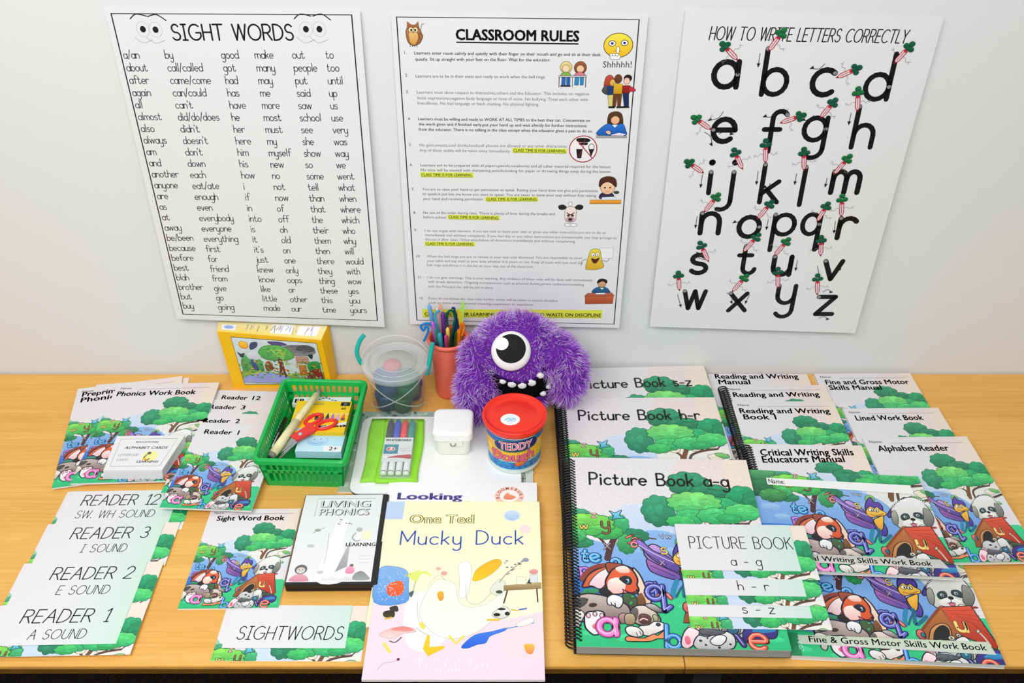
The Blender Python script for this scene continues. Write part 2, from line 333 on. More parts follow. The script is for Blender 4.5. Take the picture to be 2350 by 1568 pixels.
COVER = [('p',[-200,-110,1000,-110,1000,1310,-200,1310],'e4e1e4','e6e1e4',None),('b',[640,-60,820,-100,1010,-100,1010,330,820,360,620,300,560,160],'eadade','ebdfd9',None),('b',[880,-108,1010,-108,1010,420,900,380,860,200],'efdfd3','f0e2cf',None),('b',[250,400,420,360,620,430,640,640,300,700,200,520],'d2e0f0','bcd2f0',None),('b',[-210,300,-60,320,40,420,60,560,-210,640],'a9d8b4','5ab080',None),('b',[560,520,760,500,1010,520,1010,760,640,760],'eceadf','d8e2ea',None),('b',[-230,640,-100,600,60,620,220,660,360,570,470,560,560,600,640,660,700,760,760,840,760,1090,300,1150,-230,1120],'8db9ea','5c90d8',None),('b',[-220,900,-60,880,60,900,120,1010,-210,1030],'3f7fd8','2a62b8',None),('e',[340,700,60,30,0],'a3c8ef','7fabe4',None),('e',[420,800,50,25,0],'a3c8ef','7fabe4',None),('e',[500,700,40,20,0],'a3c8ef','7fabe4',None),('e',[560,820,50,25,0],'a3c8ef','7fabe4',None),('e',[-90,740,60,30,0],'a3c8ef','7fabe4',None),('e',[-30,820,50,25,0],'a3c8ef','7fabe4',None),('e',[90,760,40,20,0],'a3c8ef','7fabe4',None),('b',[-220,1060,-60,1080,40,1100,160,1120,300,1100,430,1010,520,960,640,980,760,960,1020,960,1020,1330,-220,1330],'3fcf8e','25b873',None),('e',[90,1230,60,20,0],'4fe29c','36c885',None),('e',[250,1255,70,23,0],'4fe29c','36c885',None),('e',[400,1245,50,16,0],'4fe29c','36c885',None),('e',[560,1060,60,20,0],'4fe29c','36c885',None),('e',[600,1130,50,16,0],'4fe29c','36c885',None),('e',[930,1250,50,16,0],'4fe29c','36c885',None),('e',[-120,1200,60,20,0],'4fe29c','36c885',None),('l',[690,620,700,560,660,520,600,500],16,'6a4a34'),('l',[700,640,720,560,740,500,745,430],30,'7a5236'),('l',[745,640,760,560,830,520,930,500],18,'5c4436'),('l',[830,525,850,470,845,420],12,'6a4a34'),('l',[930,500,980,440],9,'5c4436'),('l',[800,690,900,640,1000,600],22,'54463e'),('b',[640,470,690,460,700,520,650,530],'f1ead8','e6ddc6',('1c1c2a',3)),('b',[770,450,830,440,830,505,780,520],'f1ead8','e6ddc6',('1c1c2a',3)),('b',[870,440,930,440,920,480,860,500],'f1ead8','e6ddc6',('1c1c2a',3)),('b',[860,560,930,540,990,560,900,610],'f1ead8','e6ddc6',('1c1c2a',3)),('e',[560,640,30,40,20],'8fd07a','4fae5a',('1c1c2a',3)),('e',[860,620,40,22,20],'8fd07a','4fae5a',('1c1c2a',3)),('e',[950,560,45,22,20],'8fd07a','4fae5a',('1c1c2a',3)),('e',[900,690,50,20,20],'8fd07a','4fae5a',('1c1c2a',3)),('c',[646,203,122,97,9],'3aa378','1d6f52',None),('c',[759,263,111,61,9],'35966c','1d6f52',None),('c',[464,414,93,120,9],'3fa67c','1f7557',None),('c',[929,301,93,89,9],'2fb074','1c7a52',None),('c',[986,331,62,76,9],'2a9a68','1c7a52',None),('c',[793,376,121,73,9],'39bd78','22905c',None),('c',[663,352,151,88,12],'86df76','35bb6c',None),('c',[633,457,86,58,9],'4fd07c','25a060',None),('c',[770,448,106,62,9],'58d57e','25a262',None),('c',[915,417,101,64,9],'63dd7c','28ab66',None),('c',[574,493,78,45,9],'4ecf70','279e58',None),('c',[836,469,69,36,9],'3fbf70','229458',None),('l',[218,613,191,689,173,762],34,'4e3434'),('l',[136,614,165,660,176,707],14,'4e3434'),('l',[358,572,390,610,432,620],9,'5a4030'),('c',[37,443,60,36,9],'4fb08a','2c7f60',None),('c',[320,601,81,53,9],'2f8f68','1d6a4c',None),('c',[240,515,62,72,9],'4cc47e','2b9460',None),('c',[279,659,52,70,9],'49c070','237a4a',None),('c',[38,654,71,38,9],'36a06a','1f6f4c',None),('c',[178,575,88,56,9],'52cc60','2b9450',None),('c',[80,523,146,83,12],'8ade58','34ac58',None),('c',[15,605,59,49,9],'56c66c','2b8c58',None),('c',[-150,560,110,90,9],'3d8d5a','225f42',None),('c',[-60,640,90,60,9],'4fa85c','2a6a44',None),('c',[-130,420,120,80,9],'6cc07c','3a8a58',None),('t',[39,562,33,0,5],'w','f4e27a','c9a93a'),('t',[155,550,48,0,7],'y','9c6a4a','6a3a2a'),('t',[159,698,43,0,4],'x','c8b8b8','8a5a5a'),('t',[105,472,27,0,5],'z','f6c2cc','c98a9a'),('b',[200,421,232,435,267,414,254,455,280,474,240,477,213,490,220,456],'8fdcf0','3fa6cc',('1c1c2a',4)),('t',[40,778,47,8,15],'t','52b8ea','1c6fc0'),('t',[97,791,51,-20,15],'e','4fb4e8','1a68b8'),('t',[193,810,46,0,16],'o','56b4e6','1c64b0'),('t',[36,872,45,-5,12],'p','b46ad8','6a2aa0'),('t',[279,612,25,60,8],'i','e88a78','b04a3a'),('t',[310,645,29,0,9],'o','e8907c','b04a3a'),('t',[356,668,29,-25,8],'j','e8a48c','b05a3a'),('t',[457,618,28,-12,3],'v','d9e3f2','9aa8c8'),('t',[483,613,22,12,3],'w','d9e3f2','9aa8c8'),('b',[362,710,384,773,412,812,460,830,526,836,520,777,482,717,448,677,406,658],'c7a2e2','6a3fa0',('1c1c2a',7)),('b',[302,651,348,679,391,748,453,804,510,847,536,825,518,777,470,734,410,702,357,636,319,622],'9a7ad8','4a3a8c',('1c1c2a',6)),('b',[372,762,416,789,467,821,528,858,531,892,483,889,423,864,381,832],'b06ab8','5a4aa0',('1c1c2a',6)),('l',[334,661,407,718,480,765,531,793],4,'e8e0f4'),('l',[344,691,414,757,472,797],4,'2a2350'),('l',[388,802,446,837,504,871],4,'2a2350'),('t',[438,799,31,0,3],'x','e8d0ec','8a4a9a'),('t',[286,652,25,60,7],'l','e88a8a','b03a3a'),('t',[301,680,33,0,8],'o','f0a0a0','c04a4a'),('b',[637,769,689,694,744,642,791,608,773,646,723,692,682,754,647,792],'8a74d8','3f348c',('1c1c2a',6)),('b',[533,834,567,815,594,836,603,899,583,946,553,937,536,892],'6a58c8','3a2f88',('1c1c2a',6)),('b',[537,822,571,796,608,782,594,842,578,889,557,908,544,874],'f6c64a','e09a2a',('1c1c2a',6)),('b',[511,717,533,661,568,622,579,665,611,669,623,716,594,772,548,792,514,777],'6a52b8','3e2f86',('1c1c2a',6)),('b',[510,741,544,703,566,719,586,706,604,729,632,752,622,776,574,785,533,799,510,777],'fbd85a','e8a43a',('1c1c2a',5)),('e',[543,734,17,16,0],'fbf6e8','fff2c0',('1c1c2a',4)),('e',[576,737,15,14,0],'fbf6e8','fff2c0',('1c1c2a',4)),('e',[547,737,5,8,0],'222222','222222',None),('e',[576,739,5,9,0],'222222','222222',None),('l',[528,770,568,779,616,761],4,'7a3a1a'),('l',[551,894,544,943,539,1001,576,976,611,941],22,'1f6f88'),('l',[511,902,488,961,483,1004],26,'2a86b0'),('l',[498,1003,524,954,559,904],12,'1d5f7a'),('t',[348,977,60,0,15],'q','5a5cc8','24247c'),('t',[439,1034,48,-35,13],'n','f07a6a','b83a2a'),('t',[450,724,43,0,6],'s','f4e27a','b99a3a'),('b',[666,780,670,729,704,685,760,631,829,606,877,625,906,676,917,738,886,810,847,861,794,883,720,887,676,860],'f2f3f4','c9c9c0',('1c1c2a',7)),('b',[883,698,920,727,919,798,877,860,849,831,860,771],'9a9a92','5f625c',('1c1c2a',4)),('b',[662,760,692,728,700,778,679,850,656,840],'b4b4a8','6f726a',('1c1c2a',4)),('p',[904,718,919,717,933,712],'e4e6e2','f4f5f5',None),('p',[908,707,921,706,937,698],'e4e6e2','f4f5f5',None),('p',[908,697,922,696,938,685],'e4e6e2','f4f5f5',None),('p',[907,687,921,686,937,671],'e4e6e2','f4f5f5',None),('p',[903,678,918,677,934,659],'e4e6e2','f4f5f5',None),('p',[899,669,912,668,929,647],'e4e6e2','f4f5f5',None),('p',[892,661,906,661,921,637],'e4e6e2','f4f5f5',None),('p',[883,655,898,654,912,628],'e4e6e2','f4f5f5',None),('p',[873,649,888,648,900,620],'e4e6e2','f4f5f5',None),('p',[862,644,877,644,888,614],'e4e6e2','f4f5f5',None),('p',[850,641,864,641,873,610],'e4e6e2','f4f5f5',None),('p',[837,639,851,638,858,607],'e4e6e2','f4f5f5',None),('p',[823,638,837,637,841,606],'e4e6e2','f4f5f5',None),('p',[808,639,822,638,823,607],'e4e6e2','f4f5f5',None),('p',[793,641,807,641,806,609],'e4e6e2','f4f5f5',None),('p',[778,645,792,644,788,613],'e4e6e2','f4f5f5',None),('p',[763,649,778,648,771,620],'e4e6e2','f4f5f5',None),('p',[749,655,763,654,753,627],'e4e6e2','f4f5f5',None),('p',[736,661,749,661,737,636],'e4e6e2','f4f5f5',None),('p',[722,670,737,669,721,646],'e4e6e2','f4f5f5',None),('p',[711,678,724,677,708,658],'e4e6e2','f4f5f5',None),('p',[700,687,714,687,694,670],'e4e6e2','f4f5f5',None),('p',[691,697,706,696,683,684],'e4e6e2','f4f5f5',None),('p',[683,708,698,707,674,697],'e4e6e2','f4f5f5',None),('p',[678,718,692,717,668,711],'e4e6e2','f4f5f5',None),('p',[674,729,688,728,662,725],'e4e6e2','f4f5f5',None),('b',[716,777,742,751,771,754,772,790,742,811,718,807],'3c5456','233436',None),('b',[806,743,841,736,863,760,852,796,818,787,799,773],'3a4c50','2a3a3c',None),('e',[744,781,12,13,0],'e8f2f0','a8c0c0',('1c1c2a',3)),('e',[827,764,12,13,0],'e8f2f0','a8c0c0',('1c1c2a',3)),('e',[746,782,5,8,0],'101418','101418',None),('e',[828,765,5,8,0],'101418','101418',None),('b',[712,838,744,806,791,799,832,812,838,841,801,863,741,866],'fbf9f6','dcd6d0',None),('e',[787,799,15,12,0],'222629','16181a',('1c1c2a',2)),('l',[783,809,779,830,756,840],4,'1c1c2a'),('l',[779,830,802,835],4,'1c1c2a'),('e',[781,846,17,12,0],'ec7f92','d85a72',('1c1c2a',3)),('e',[719,877,21,18,0],'f4f2ee','c8c4bc',('1c1c2a',4)),('e',[831,862,23,20,0],'f4f2ee','c8c4bc',('1c1c2a',4)),('b',[742,885,813,872,893,854,908,853,907,868],'9c2f26','9c2f26',None),('p',[707,868,880,850,937,1112,923,1150,754,1057],'e2593c','a8281e',('1c1c2a',7)),('l',[731,896,900,878],3,'9c2a20'),('l',[754,913,906,918],3,'9c2a20'),('l',[778,928,911,959],3,'9c2a20'),('l',[800,945,917,999],3,'9c2a20'),('l',[822,961,922,1038],3,'9c2a20'),('l',[846,977,928,1076],3,'9c2a20'),('p',[544,1058,707,868,754,1057,711,1169,514,1160],'c2763c','8a4a22',('1c1c2a',6)),('l',[534,1068,622,964,707,869],16,'8a4520'),('l',[707,869,732,963,758,1057],13,'a8562a'),('b',[572,1157,596,1055,632,1006,683,983,713,1002,713,1049,681,1152],'d89a5a','b8723a',('1c1c2a',5)),('b',[594,1156,614,1063,648,1015,686,996,708,1022,700,1068,673,1152],'1f1f22','2a2326',None),('p',[741,1076,927,1141,911,1186,699,1187],'4a3a34','2f3a30',None),('l',[863,1033,880,1069,897,1123],9,'cfd0b8'),('e',[861,1029,9,13,30],'e0e0c8','a8b098',('1c1c2a',3)),('l',[782,1147,852,1131,909,1151],14,'3f6a4a'),('t',[756,1034,62,0,15],'u','f6dc72','e0a040'),('e',[546,1067,24,34,0],'ec7f74','c84a4a',('1c1c2a',5)),('e',[556,1071,12,17,0],'2f8f9a','1a5a6a',('1c1c2a',4)),('b',[566,1158,593,1111,641,1095,678,1116,732,1081,786,1092,811,1146,807,1199,758,1264,639,1287,550,1282,530,1231],'d8dada','9fa3a4',('1c1c2a',6)),('b',[720,1096,771,1070,798,1101,801,1155,790,1209,748,1229,727,1186,717,1151],'f0f0ee','b4b8b8',('1c1c2a',5)),('b',[699,1187,750,1158,784,1183,757,1247,704,1257,677,1233],'8e9294','5f6364',('1c1c2a',4)),('b',[581,1202,643,1181,686,1206,664,1251,590,1263],'c4c8c8','7f8486',('1c1c2a',4)),('e',[703,1083,19,15,-20],'e4e2c8','b0ae94',('1c1c2a',5)),('e',[746,1062,14,13,0],'e4e2c8','b0ae94',('1c1c2a',5)),('e',[702,1084,6,6,0],'2a3a2a','2a3a2a',None),('e',[747,1063,5,5,0],'2a3a2a','2a3a2a',None),('e',[642,1141,13,9,0],'3a3c3e','2a2c2e',None),('e',[678,1161,10,8,0],'3a3c3e','2a2c2e',None),('e',[608,1183,8,7,0],'3a3c3e','2a2c2e',None),('e',[732,1204,12,8,0],'3a3c3e','2a2c2e',None),('e',[644,1225,13,7,0],'3a3c3e','2a2c2e',None),('e',[672,1268,11,7,0],'3a3c3e','2a2c2e',None),('e',[599,1280,11,6,0],'3a3c3e','2a2c2e',None),('e',[772,1156,7,7,0],'3a3c3e','2a2c2e',None),('b',[501,1258,533,1195,563,1167,589,1175,580,1228,550,1282,510,1297],'f8dada','e0a8a8',('1c1c2a',5)),('e',[540,1243,10,22,0],'ee8a96','d8606e',None),('e',[540,1184,6,8,0],'f0b0b4','d88a90',('1c1c2a',3)),('e',[558,1183,6,8,0],'f0b0b4','d88a90',('1c1c2a',3)),('e',[576,1182,6,8,0],'f0b0b4','d88a90',('1c1c2a',3)),('b',[582,1290,634,1257,690,1258,723,1283,687,1311,602,1315],'eeeeec','bfc1c0',('1c1c2a',5)),('b',[790,1209,841,1162,923,1150,957,1175,941,1238,889,1249,798,1271],'4a3a98','2a2468',('1c1c2a',5)),('b',[838,1194,887,1174,936,1176,940,1203,851,1215],'3a9ad0','2474a8',None),('t',[816,1307,85,0,17],'e','f4765a','c8402a'),('t',[717,1317,92,-25,17],'n','4a3f98','241f60'),('e',[745,1193,27,30,0],'3a86a0','1f5570',('1c1c2a',5)),('e',[746,1189,10,11,0],'8fd0d8','58a0b0',('1c1c2a',3)),('b',[40,954,49,916,71,872,113,837,162,816,199,819,196,858,175,913,153,951,119,960,87,948],'e8744a','c85a38',('1c1c2a',9)),('b',[72,937,90,897,122,858,161,832,190,827,178,871,158,922,136,956,116,960,93,945],'f6eeee','eebfc8',('1c1c2a',4)),('l',[38,899,72,846,115,817,163,806,196,807],26,'8e3f34'),('b',[163,796,204,791,251,802,296,825,327,859,336,899,320,933,297,958,290,899,254,848,207,840,173,858],'a8503a','5a3020',('1c1c2a',6)),('b',[297,821,324,855,340,899,356,962,371,1006,370,1043,346,1060,322,1040,313,1000,308,950,303,899],'f2dccc','f4c8ac',('1c1c2a',8)),('b',[306,1007,328,982,346,1031,339,1064,306,1073,292,1048],'8a5a34','5f3f26',None),('b',[159,951,155,914,175,866,198,832,240,811,280,821,304,855,316,899,310,933,317,958,308,982,278,992,249,984,222,992,186,990,167,976],'e2643c','d8552f',('1c1c2a',9)),('b',[164,935,176,901,217,887,249,908,252,950,232,984,189,989,168,968],'fbeee4','f0b8b0',None),('b',[209,827,240,811,270,817,281,848,260,857,227,853],'faf0ea','f0b89a',None),('b',[224,892,252,874,278,882,289,908,276,933,254,929,232,908],'2a2e34','1c2026',None),('e',[265,910,12,18,0],'7fb4cc','3a6a86',('1c1c2a',5)),('e',[260,910,5,9,0],'14181c','14181c',None),('e',[269,901,3,5,0],'ffffff','ffffff',None),('l',[237,963,256,975,279,984,299,975],7,'1c1c2a'),('e',[311,968,10,9,0],'2c1c1c','120c0c',None),('b',[240,969,250,971,259,984,253,996,242,984],'f07a86','d85a6a',('1c1c2a',4)),('b',[238,992,275,988,299,1007,302,1048,285,1089,246,1089,230,1049],'3a6a44','5a3a2c',('1c1c2a',5)),('e',[283,1007,12,10,0],'48b070','2a7a48',('1c1c2a',3)),('e',[272,1049,10,14,20],'4ab474','2a7a48',('1c1c2a',3)),('p',[25,996,53,962,106,960,131,977,97,994,37,1011],'3a9a68','236a4a',None),('b',[118,973,152,956,186,989,168,1010,136,1002],'2a2626','1c1a1a',None),('b',[-26,1045,8,1011,58,994,116,998,168,1014,219,1034,261,1073,262,1129,226,1169,137,1170,55,1171,5,1148,-23,1108],'c9b7b4','6f5c52',('1c1c2a',9)),('b',[-17,1044,7,1024,50,1019,61,1044,34,1077,-5,1077],'5a5858','3a3838',None),('e',[86,1064,21,13,-12],'4a3430','3a2826',None),('e',[56,1031,10,8,0],'4c4444','3a3434',None),('b',[-32,1106,-9,1085,26,1096,44,1124,30,1159,15,1201,-10,1191,-11,1148],'f0eee8','b4b0a4',('1c1c2a',5)),('b',[156,1043,161,1014,185,997,211,1001,233,1017,233,1049,215,1078,196,1074,184,1062,164,1062],'fbfbfc','cfd2d6',('1c1c2a',6)),('l',[175,1047,180,1062],5,'1c1c2a'),('l',[194,1049,196,1070],5,'1c1c2a'),('b',[272,1089,294,1065,333,1060,370,1076,395,1111,407,1150,391,1174,359,1182,308,1179,284,1167,271,1136],'e9dcd0','9c8070',('1c1c2a',8)),('b',[268,1096,290,1073,304,1089,300,1128,285,1159,267,1144],'6e6664','4e4642',None),('b',[304,1128,318,1112,347,1116,363,1138,354,1166,324,1175,304,1159],'6a463c','4a3028',('1c1c2a',3)),('l',[308,1151,325,1140,343,1148],7,'f0c8c0'),('b',[371,1123,385,1115,396,1131,393,1154,377,1158],'b8c090','8a9468',('1c1c2a',4)),('b',[340,1060,360,1048,389,1055,415,1079,439,1095,412,1103,381,1095],'c8c2c0','5a5250',('1c1c2a',6)),('b',[301,1187,346,1178,374,1158,412,1162,428,1180,423,1200,385,1224,346,1243,315,1235,301,1213],'f6f4f2','cfc8c2',('1c1c2a',6)),('e',[393,1175,11,10,0],'4a464a','262426',('1c1c2a',3)),('b',[234,1207,247,1189,272,1187,300,1197,316,1221,311,1243,282,1250,246,1237],'f7f6f4','c8c2bc',('1c1c2a',6)),('l',[285,1225,289,1243],4,'1c1c2a'),('l',[301,1217,307,1235],4,'1c1c2a'),('b',[207,1129,218,1114,238,1110,246,1133,240,1165,217,1172],'bf9c94','7a5c54',('1c1c2a',4)),('b',[237,1125,254,1111,279,1116,286,1144,277,1175,245,1179,235,1161],'c0ad8c','8a7458',('1c1c2a',4)),('b',[231,1259,245,1246,269,1251,319,1255,366,1231,384,1238,415,1212,426,1222,413,1254,381,1258,348,1273,298,1276,239,1275],'f08a60','e8925c',('1c1c2a',5)),('b',[42,1171,44,1132,58,1108,84,1103,110,1099,135,1107,140,1134,130,1186,121,1227,88,1243,64,1227,46,1201],'fbeff2','dfe4e6',('1c1c2a',8)),('e',[62,1128,10,15,0],'fbd8de','f0a8b8',('1c1c2a',4)),('e',[94,1119,10,14,0],'fbd8de','f0a8b8',('1c1c2a',4)),('e',[126,1127,10,14,0],'fbd8de','f0a8b8',('1c1c2a',4)),('e',[94,1193,17,17,0],'f28a9a','dd5f76',None),('t',[110,1239,89,0,24],'a','f48ad0','c24a9c'),('t',[356,1023,86,0,20],'q','6a70d0','22247c'),('t',[422,1306,71,4,16],'b','4aa4ee','1a5cba'),('b',[490,1289,505,1229,536,1188,567,1196,583,1220,547,1289,512,1311],'fbe6ea','f0b8c4',('1c1c2a',6)),('e',[523,1263,14,26,0],'ef7a94','d85a76',None),('b',[547,1289,575,1235,618,1242,661,1218,713,1209,746,1241,735,1301,669,1317,581,1318],'e4e4e4','a6a8aa',('1c1c2a',6)),('b',[586,1204,626,1192,682,1203,706,1217,639,1234,589,1227],'6a6e74','46484c',('1c1c2a',4)),('e',[583,1265,8,7,0],'2c2c2e','2c2c2e',None),('e',[605,1288,6,6,0],'2c2c2e','2c2c2e',None),('e',[639,1272,9,9,0],'2c2c2e','2c2c2e',None),('e',[666,1302,7,7,0],'2c2c2e','2c2c2e',None),('e',[698,1264,7,7,0],'2c2c2e','2c2c2e',None),('e',[617,1250,5,5,0],'2c2c2e','2c2c2e',None),('e',[720,1282,6,6,0],'2c2c2e','2c2c2e',None),('b',[627,1265,658,1234,691,1230,707,1248,681,1286,643,1288],'f4f4f4','cfcfcf',('1c1c2a',5))]
POSTER_SIGHT = {'x':-0.6266,'z':0.7071,'zb':0.1403,'ot':0.002,'ob':0.014,'c':[(-0.0,0.0),(39.3,0.26),(-0.22,56.7),(38.67,58.56)]}
POSTER_RULES = {'x':-0.1864,'z':0.7006,'zb':0.127,'ot':0.002,'ob':0.012,'c':[(-0.0,0.0),(39.66,0.39),(-0.57,57.36),(38.89,58.25)]}
POSTER_LETTERS = {'x':0.2663,'z':0.7058,'zb':0.1224,'ot':0.002,'ob':0.014,'c':[(-0.0,-0.0),(40.05,1.18),(-0.67,58.35),(38.32,59.83)]}
SIGHT_COLS = [((1.37,7.66),(1.62,54.38),'a/an about after again all almost also always am and another anyone are as at away be/been because before best blah brother but buy'),((7.91,7.66),(8.06,54.67),"by call/called came/come can/could can't did/do/does didn't doesn't don't down each eat/ate enough even everybody everyone everything first for friend from give go going"),((16.79,7.66),(16.55,54.86),"good got had has have he her here him his how i if in into is it it's just knew know like little made"),((22.1,7.66),(21.64,55.05),'make many may me more most must my myself new no not now of off oh old on one only oops or other our'),((28.02,7.66),(27.38,55.25),'out people put said saw school see she show so some tell than that the their them then there they thing these this time'),((33.25,7.66),(32.58,55.34),'to too until up us use very was way we went what when where which who why will would with wow yes you yours')]
SIGHT_MISC = {'border':[(0.96,0.72),(37.96,0.92),(37.4,57.09),(1.22,55.63)],'title':((9.73,4.78),(28.53,4.78),2.37),'xh':0.83,'eyes':[(5.33,3.1),(7.28,3.17),(30.65,3.1),(32.74,3.1)]}
RULES = [('1.',(1.67,6.32),[((3.25,6.39),(32.61,6.67),'Learners enter room calmly and quietly with their finger on their mouth and go and sit at their desk',0),((3.33,7.36),(24.71,7.5),'quietly. Sit up straight with your feet on the floor. Wait for the educator.',0)]),('2.',(1.57,9.95),[((3.24,10.09),(24.01,10.24),'Learners are to be in their seats and ready to work when the bell rings.',1)]),('3.',(1.54,12.67),[((3.29,12.74),(31.11,13.03),'Learners must show respect to themselves,others and the Educator. This includes no negative',2),((3.31,13.69),(30.94,13.98),'facial expressions,negative body language or tone of voice. No bullying. Treat each other with',2),((3.26,14.56),(23.04,14.78),'friendliness. No bad language or back chatting. No physical fighting.',2)]),('4.',(1.54,17.23),[((3.25,17.23),(31.46,17.53),'Learners must be willing and ready to WORK AT ALL TIMES to the best they can. Concentrate on',0),((3.27,18.13),(30.93,18.43),'the work given and if finished early,put your hand up and wait silently for further instructions',0),((3.22,19.04),(31.98,19.34),'from the educator. There is no talking in the class except when the educator gives a pass to do so.',0)]),('5.',(1.47,21.71),[((3.21,21.79),(27.89,22.02),'No gum,sweets,cool drinks,food,cell phones are allowed or any other distractions.',2),((3.16,22.72),(18.42,22.88),'Any of these visible will be taken away immediately.',2),((18.86,22.72),(27.7,22.88),'CLASS TIME IS FOR LEARNING.',3)]),('6.',(1.4,25.31),[((3.16,25.39),(35.39,25.71),'Learners are to be prepared with all papers,pencils,notebooks and all other material required for the lesson.',1),((3.19,26.27),(35.44,26.59),'No time will be wasted with sharpening pencils,looking for paper or throwing things away during the lesson.',1),((3.21,27.15),(11.96,27.23),'CLASS TIME IS FOR LEARNING.',3)]),('7.',(1.42,29.82),[((3.22,29.82),(33.33,30.15),'You are to raise your hand to get permission to speak. Raising your hand does not give you permission',1),((3.24,30.72),(33.15,31.05),'to speak,it just lets me know you want to speak. You are never to leave your seat without first raising',1),((3.27,31.63),(13.74,31.72),'your hand and receiving permission.',1),((14.19,31.72),(23.01,31.72),'CLASS TIME IS FOR LEARNING.',3)]),('8.',(1.45,34.31),[((3.13,34.31),(26.1,34.56),'No use of the toilet during class. There is plenty of time during the breaks and',1),((3.16,35.15),(7.2,35.24),'before school.',1),((7.58,35.15),(16.35,35.32),'CLASS TIME IS FOR LEARNING.',3)]),('9.',(1.4,37.72),[((3.25,37.81),(35.21,38.24),'I do not argue with learners. If you are told to leave your seat or given any other instruction,you are to do so',2),((3.28,38.68),(37.2,39.29),'immediately and without complaints. If you feel this or any other instructions are unreasonable you may arrange to',2),((3.23,39.55),(29.96,39.99),'discuss it after class. Otherwise,follow all directions immediately and without complaining.',2),((3.26,40.43),(11.88,40.52),'CLASS TIME IS FOR LEARNING.',3)]),('10.',(1.49,43.0),[((3.29,43.0),(31.19,43.36),'When the bell rings,you are to remain in your seat until dismissed. You are responsible to clean',2),((3.32,43.9),(31.39,44.35),'your table and any trash in your area whether it is yours or not. Keep all trash with you until the',2),((3.27,44.8),(22.58,45.17),'bell rings and throw it in the bin on your way out of the classroom.',2)]),('11.',(1.55,47.36),[((3.22,47.36),(33.37,48.01),'I do not give warnings. This is your warning. Any violation of these rules will be dealt with immediately',2),((3.26,48.29),(31.82,48.94),'with break detention. Ongoing consequences such as physical duties,parent conference,meeting',2),((3.2,49.31),(15.2,49.59),'with the Principal etc. will be put in place.',2)]),('12.',(1.54,51.85),[((3.16,51.85),(27.12,52.42),'If you do not follow the class rules further action will be taken to ensure discipline',2),((3.19,52.81),(22.69,53.28),'such as extra work,parental meeting,suspension or expulsion.',2)])]
RULES_MISC = {'border':[(0.83,0.59),(38.29,0.99),(37.85,57.36),(0.79,56.48)],'title':((9.92,4.07),(29.07,4.34),2.32),'foot':((2.32,55.41),(35.3,55.7),54.34),'pics':{'owl':((1.8,1.25),(4.76,5.09)),'smile':((33.02,3.05),(37.6,7.29)),'shh':((33.07,7.64),(37.63,8.54)),'kids':((25.95,7.36),(30.7,11.66)),'group':((32.9,9.53),(37.89,15.15)),'girl':((32.59,15.74),(37.61,20.41)),'ban':((28.25,19.95),(32.83,24.6)),'boy':((32.37,27.23),(37.53,32.46)),'dog':((26.63,31.8),(31.06,36.78)),'paper':((31.48,41.13),(36.26,45.62)),'man':((32.0,47.55),(37.33,52.9))}}
LETTERS = [('a',5.15,12.46),('b',13.19,13.69),('c',21.1,13.76),('d',29.78,14.49),('e',6.18,21.74),('f',14.57,23.52),('g',21.16,21.51),('h',29.53,22.75),('i',6.31,31.12),('j',9.01,31.12),('k',15.72,32.85),('l',22.29,33.35),('m',27.68,31.03),('n',6.12,38.87),('o',12.84,39.57),('p',18.95,39.13),('q',23.95,39.05),('r',30.5,39.83),('s',5.2,46.97),('t',13.68,47.06),('u',20.14,47.34),('v',29.42,48.26),('w',4.69,54.56),('x',13.2,55.04),('y',21.88,53.41),('z',29.59,55.81)]
PENCILS = [(9.08,7.8,6.81,5.67),(13.63,6.42,15.25,3.71),(25.14,10.61,27.93,9.27),(33.82,8.36,35.64,5.81),(29.72,16.25,29.21,13.11),(23.81,17.36,25.4,14.85),(17.37,18.18,20.4,17.06),(6.25,19.31,3.69,17.58),(16.09,25.32,15.65,21.98),(22.86,26.67,22.3,23.45),(27.95,27.39,29.69,24.62),(12.42,26.43,10.84,23.52),(5.92,27.07,3.37,25.32),(6.77,34.44,8.48,31.69),(16.22,35.79,17.93,33.02),(26.76,36.3,27.83,33.43),(30.86,35.37,30.35,32.02),(8.77,44.34,7.15,41.14),(14.62,42.38,16.53,39.48),(20.34,43.09,22.0,40.35),(28.72,43.18,28.21,40.0),(4.11,50.39,3.64,47.25),(13.76,50.67,15.6,47.8),(22.13,49.92,21.59,46.51),(29.59,51.33,29.04,47.89)]
ARROWS = [(9.38,7.94,9.37,9.9),(12.44,6.7,12.45,8.64),(22.98,8.36,20.96,9.06),(33.9,8.08,33.8,9.76),(28.77,16.47,28.77,18.25),(24.96,17.81,25.11,19.76),(7.88,16.25,5.77,17.66),(16.23,16.39,14.69,17.06),(22.78,16.84,21.07,17.66),(5.22,19.76,6.64,21.98),(7.64,20.06,9.8,20.06),(11.31,26.99,11.24,28.67),(5.72,27.31,5.67,29.48),(15.11,26.67,15.14,28.92),(21.69,27.15,21.69,28.92),(27.02,27.95,27.0,29.4),(17.45,28.92,16.6,29.73),(17.21,30.79,18.46,32.02),(5.71,35.2,5.63,37.24),(14.95,34.86,12.26,36.38),(18.21,35.79,18.17,37.58),(27.39,36.38,27.4,38.1),(30.03,36.21,30.2,38.27),(24.72,43.98,24.72,45.88),(28.55,45.24,29.27,47.43),(31.98,47.52,32.73,45.7),(3.88,51.23,4.69,53.7),(12.9,50.86,14.06,52.94),(17.12,51.23,16.64,52.94),(30.51,50.67,32.11,50.67),(30.77,56.49,32.59,56.59),(8.24,43.89,6.52,42.47)]
LETTERS_MISC = {'title':((4.15,4.59),(35.82,5.13),2.57),'xh':4.31}
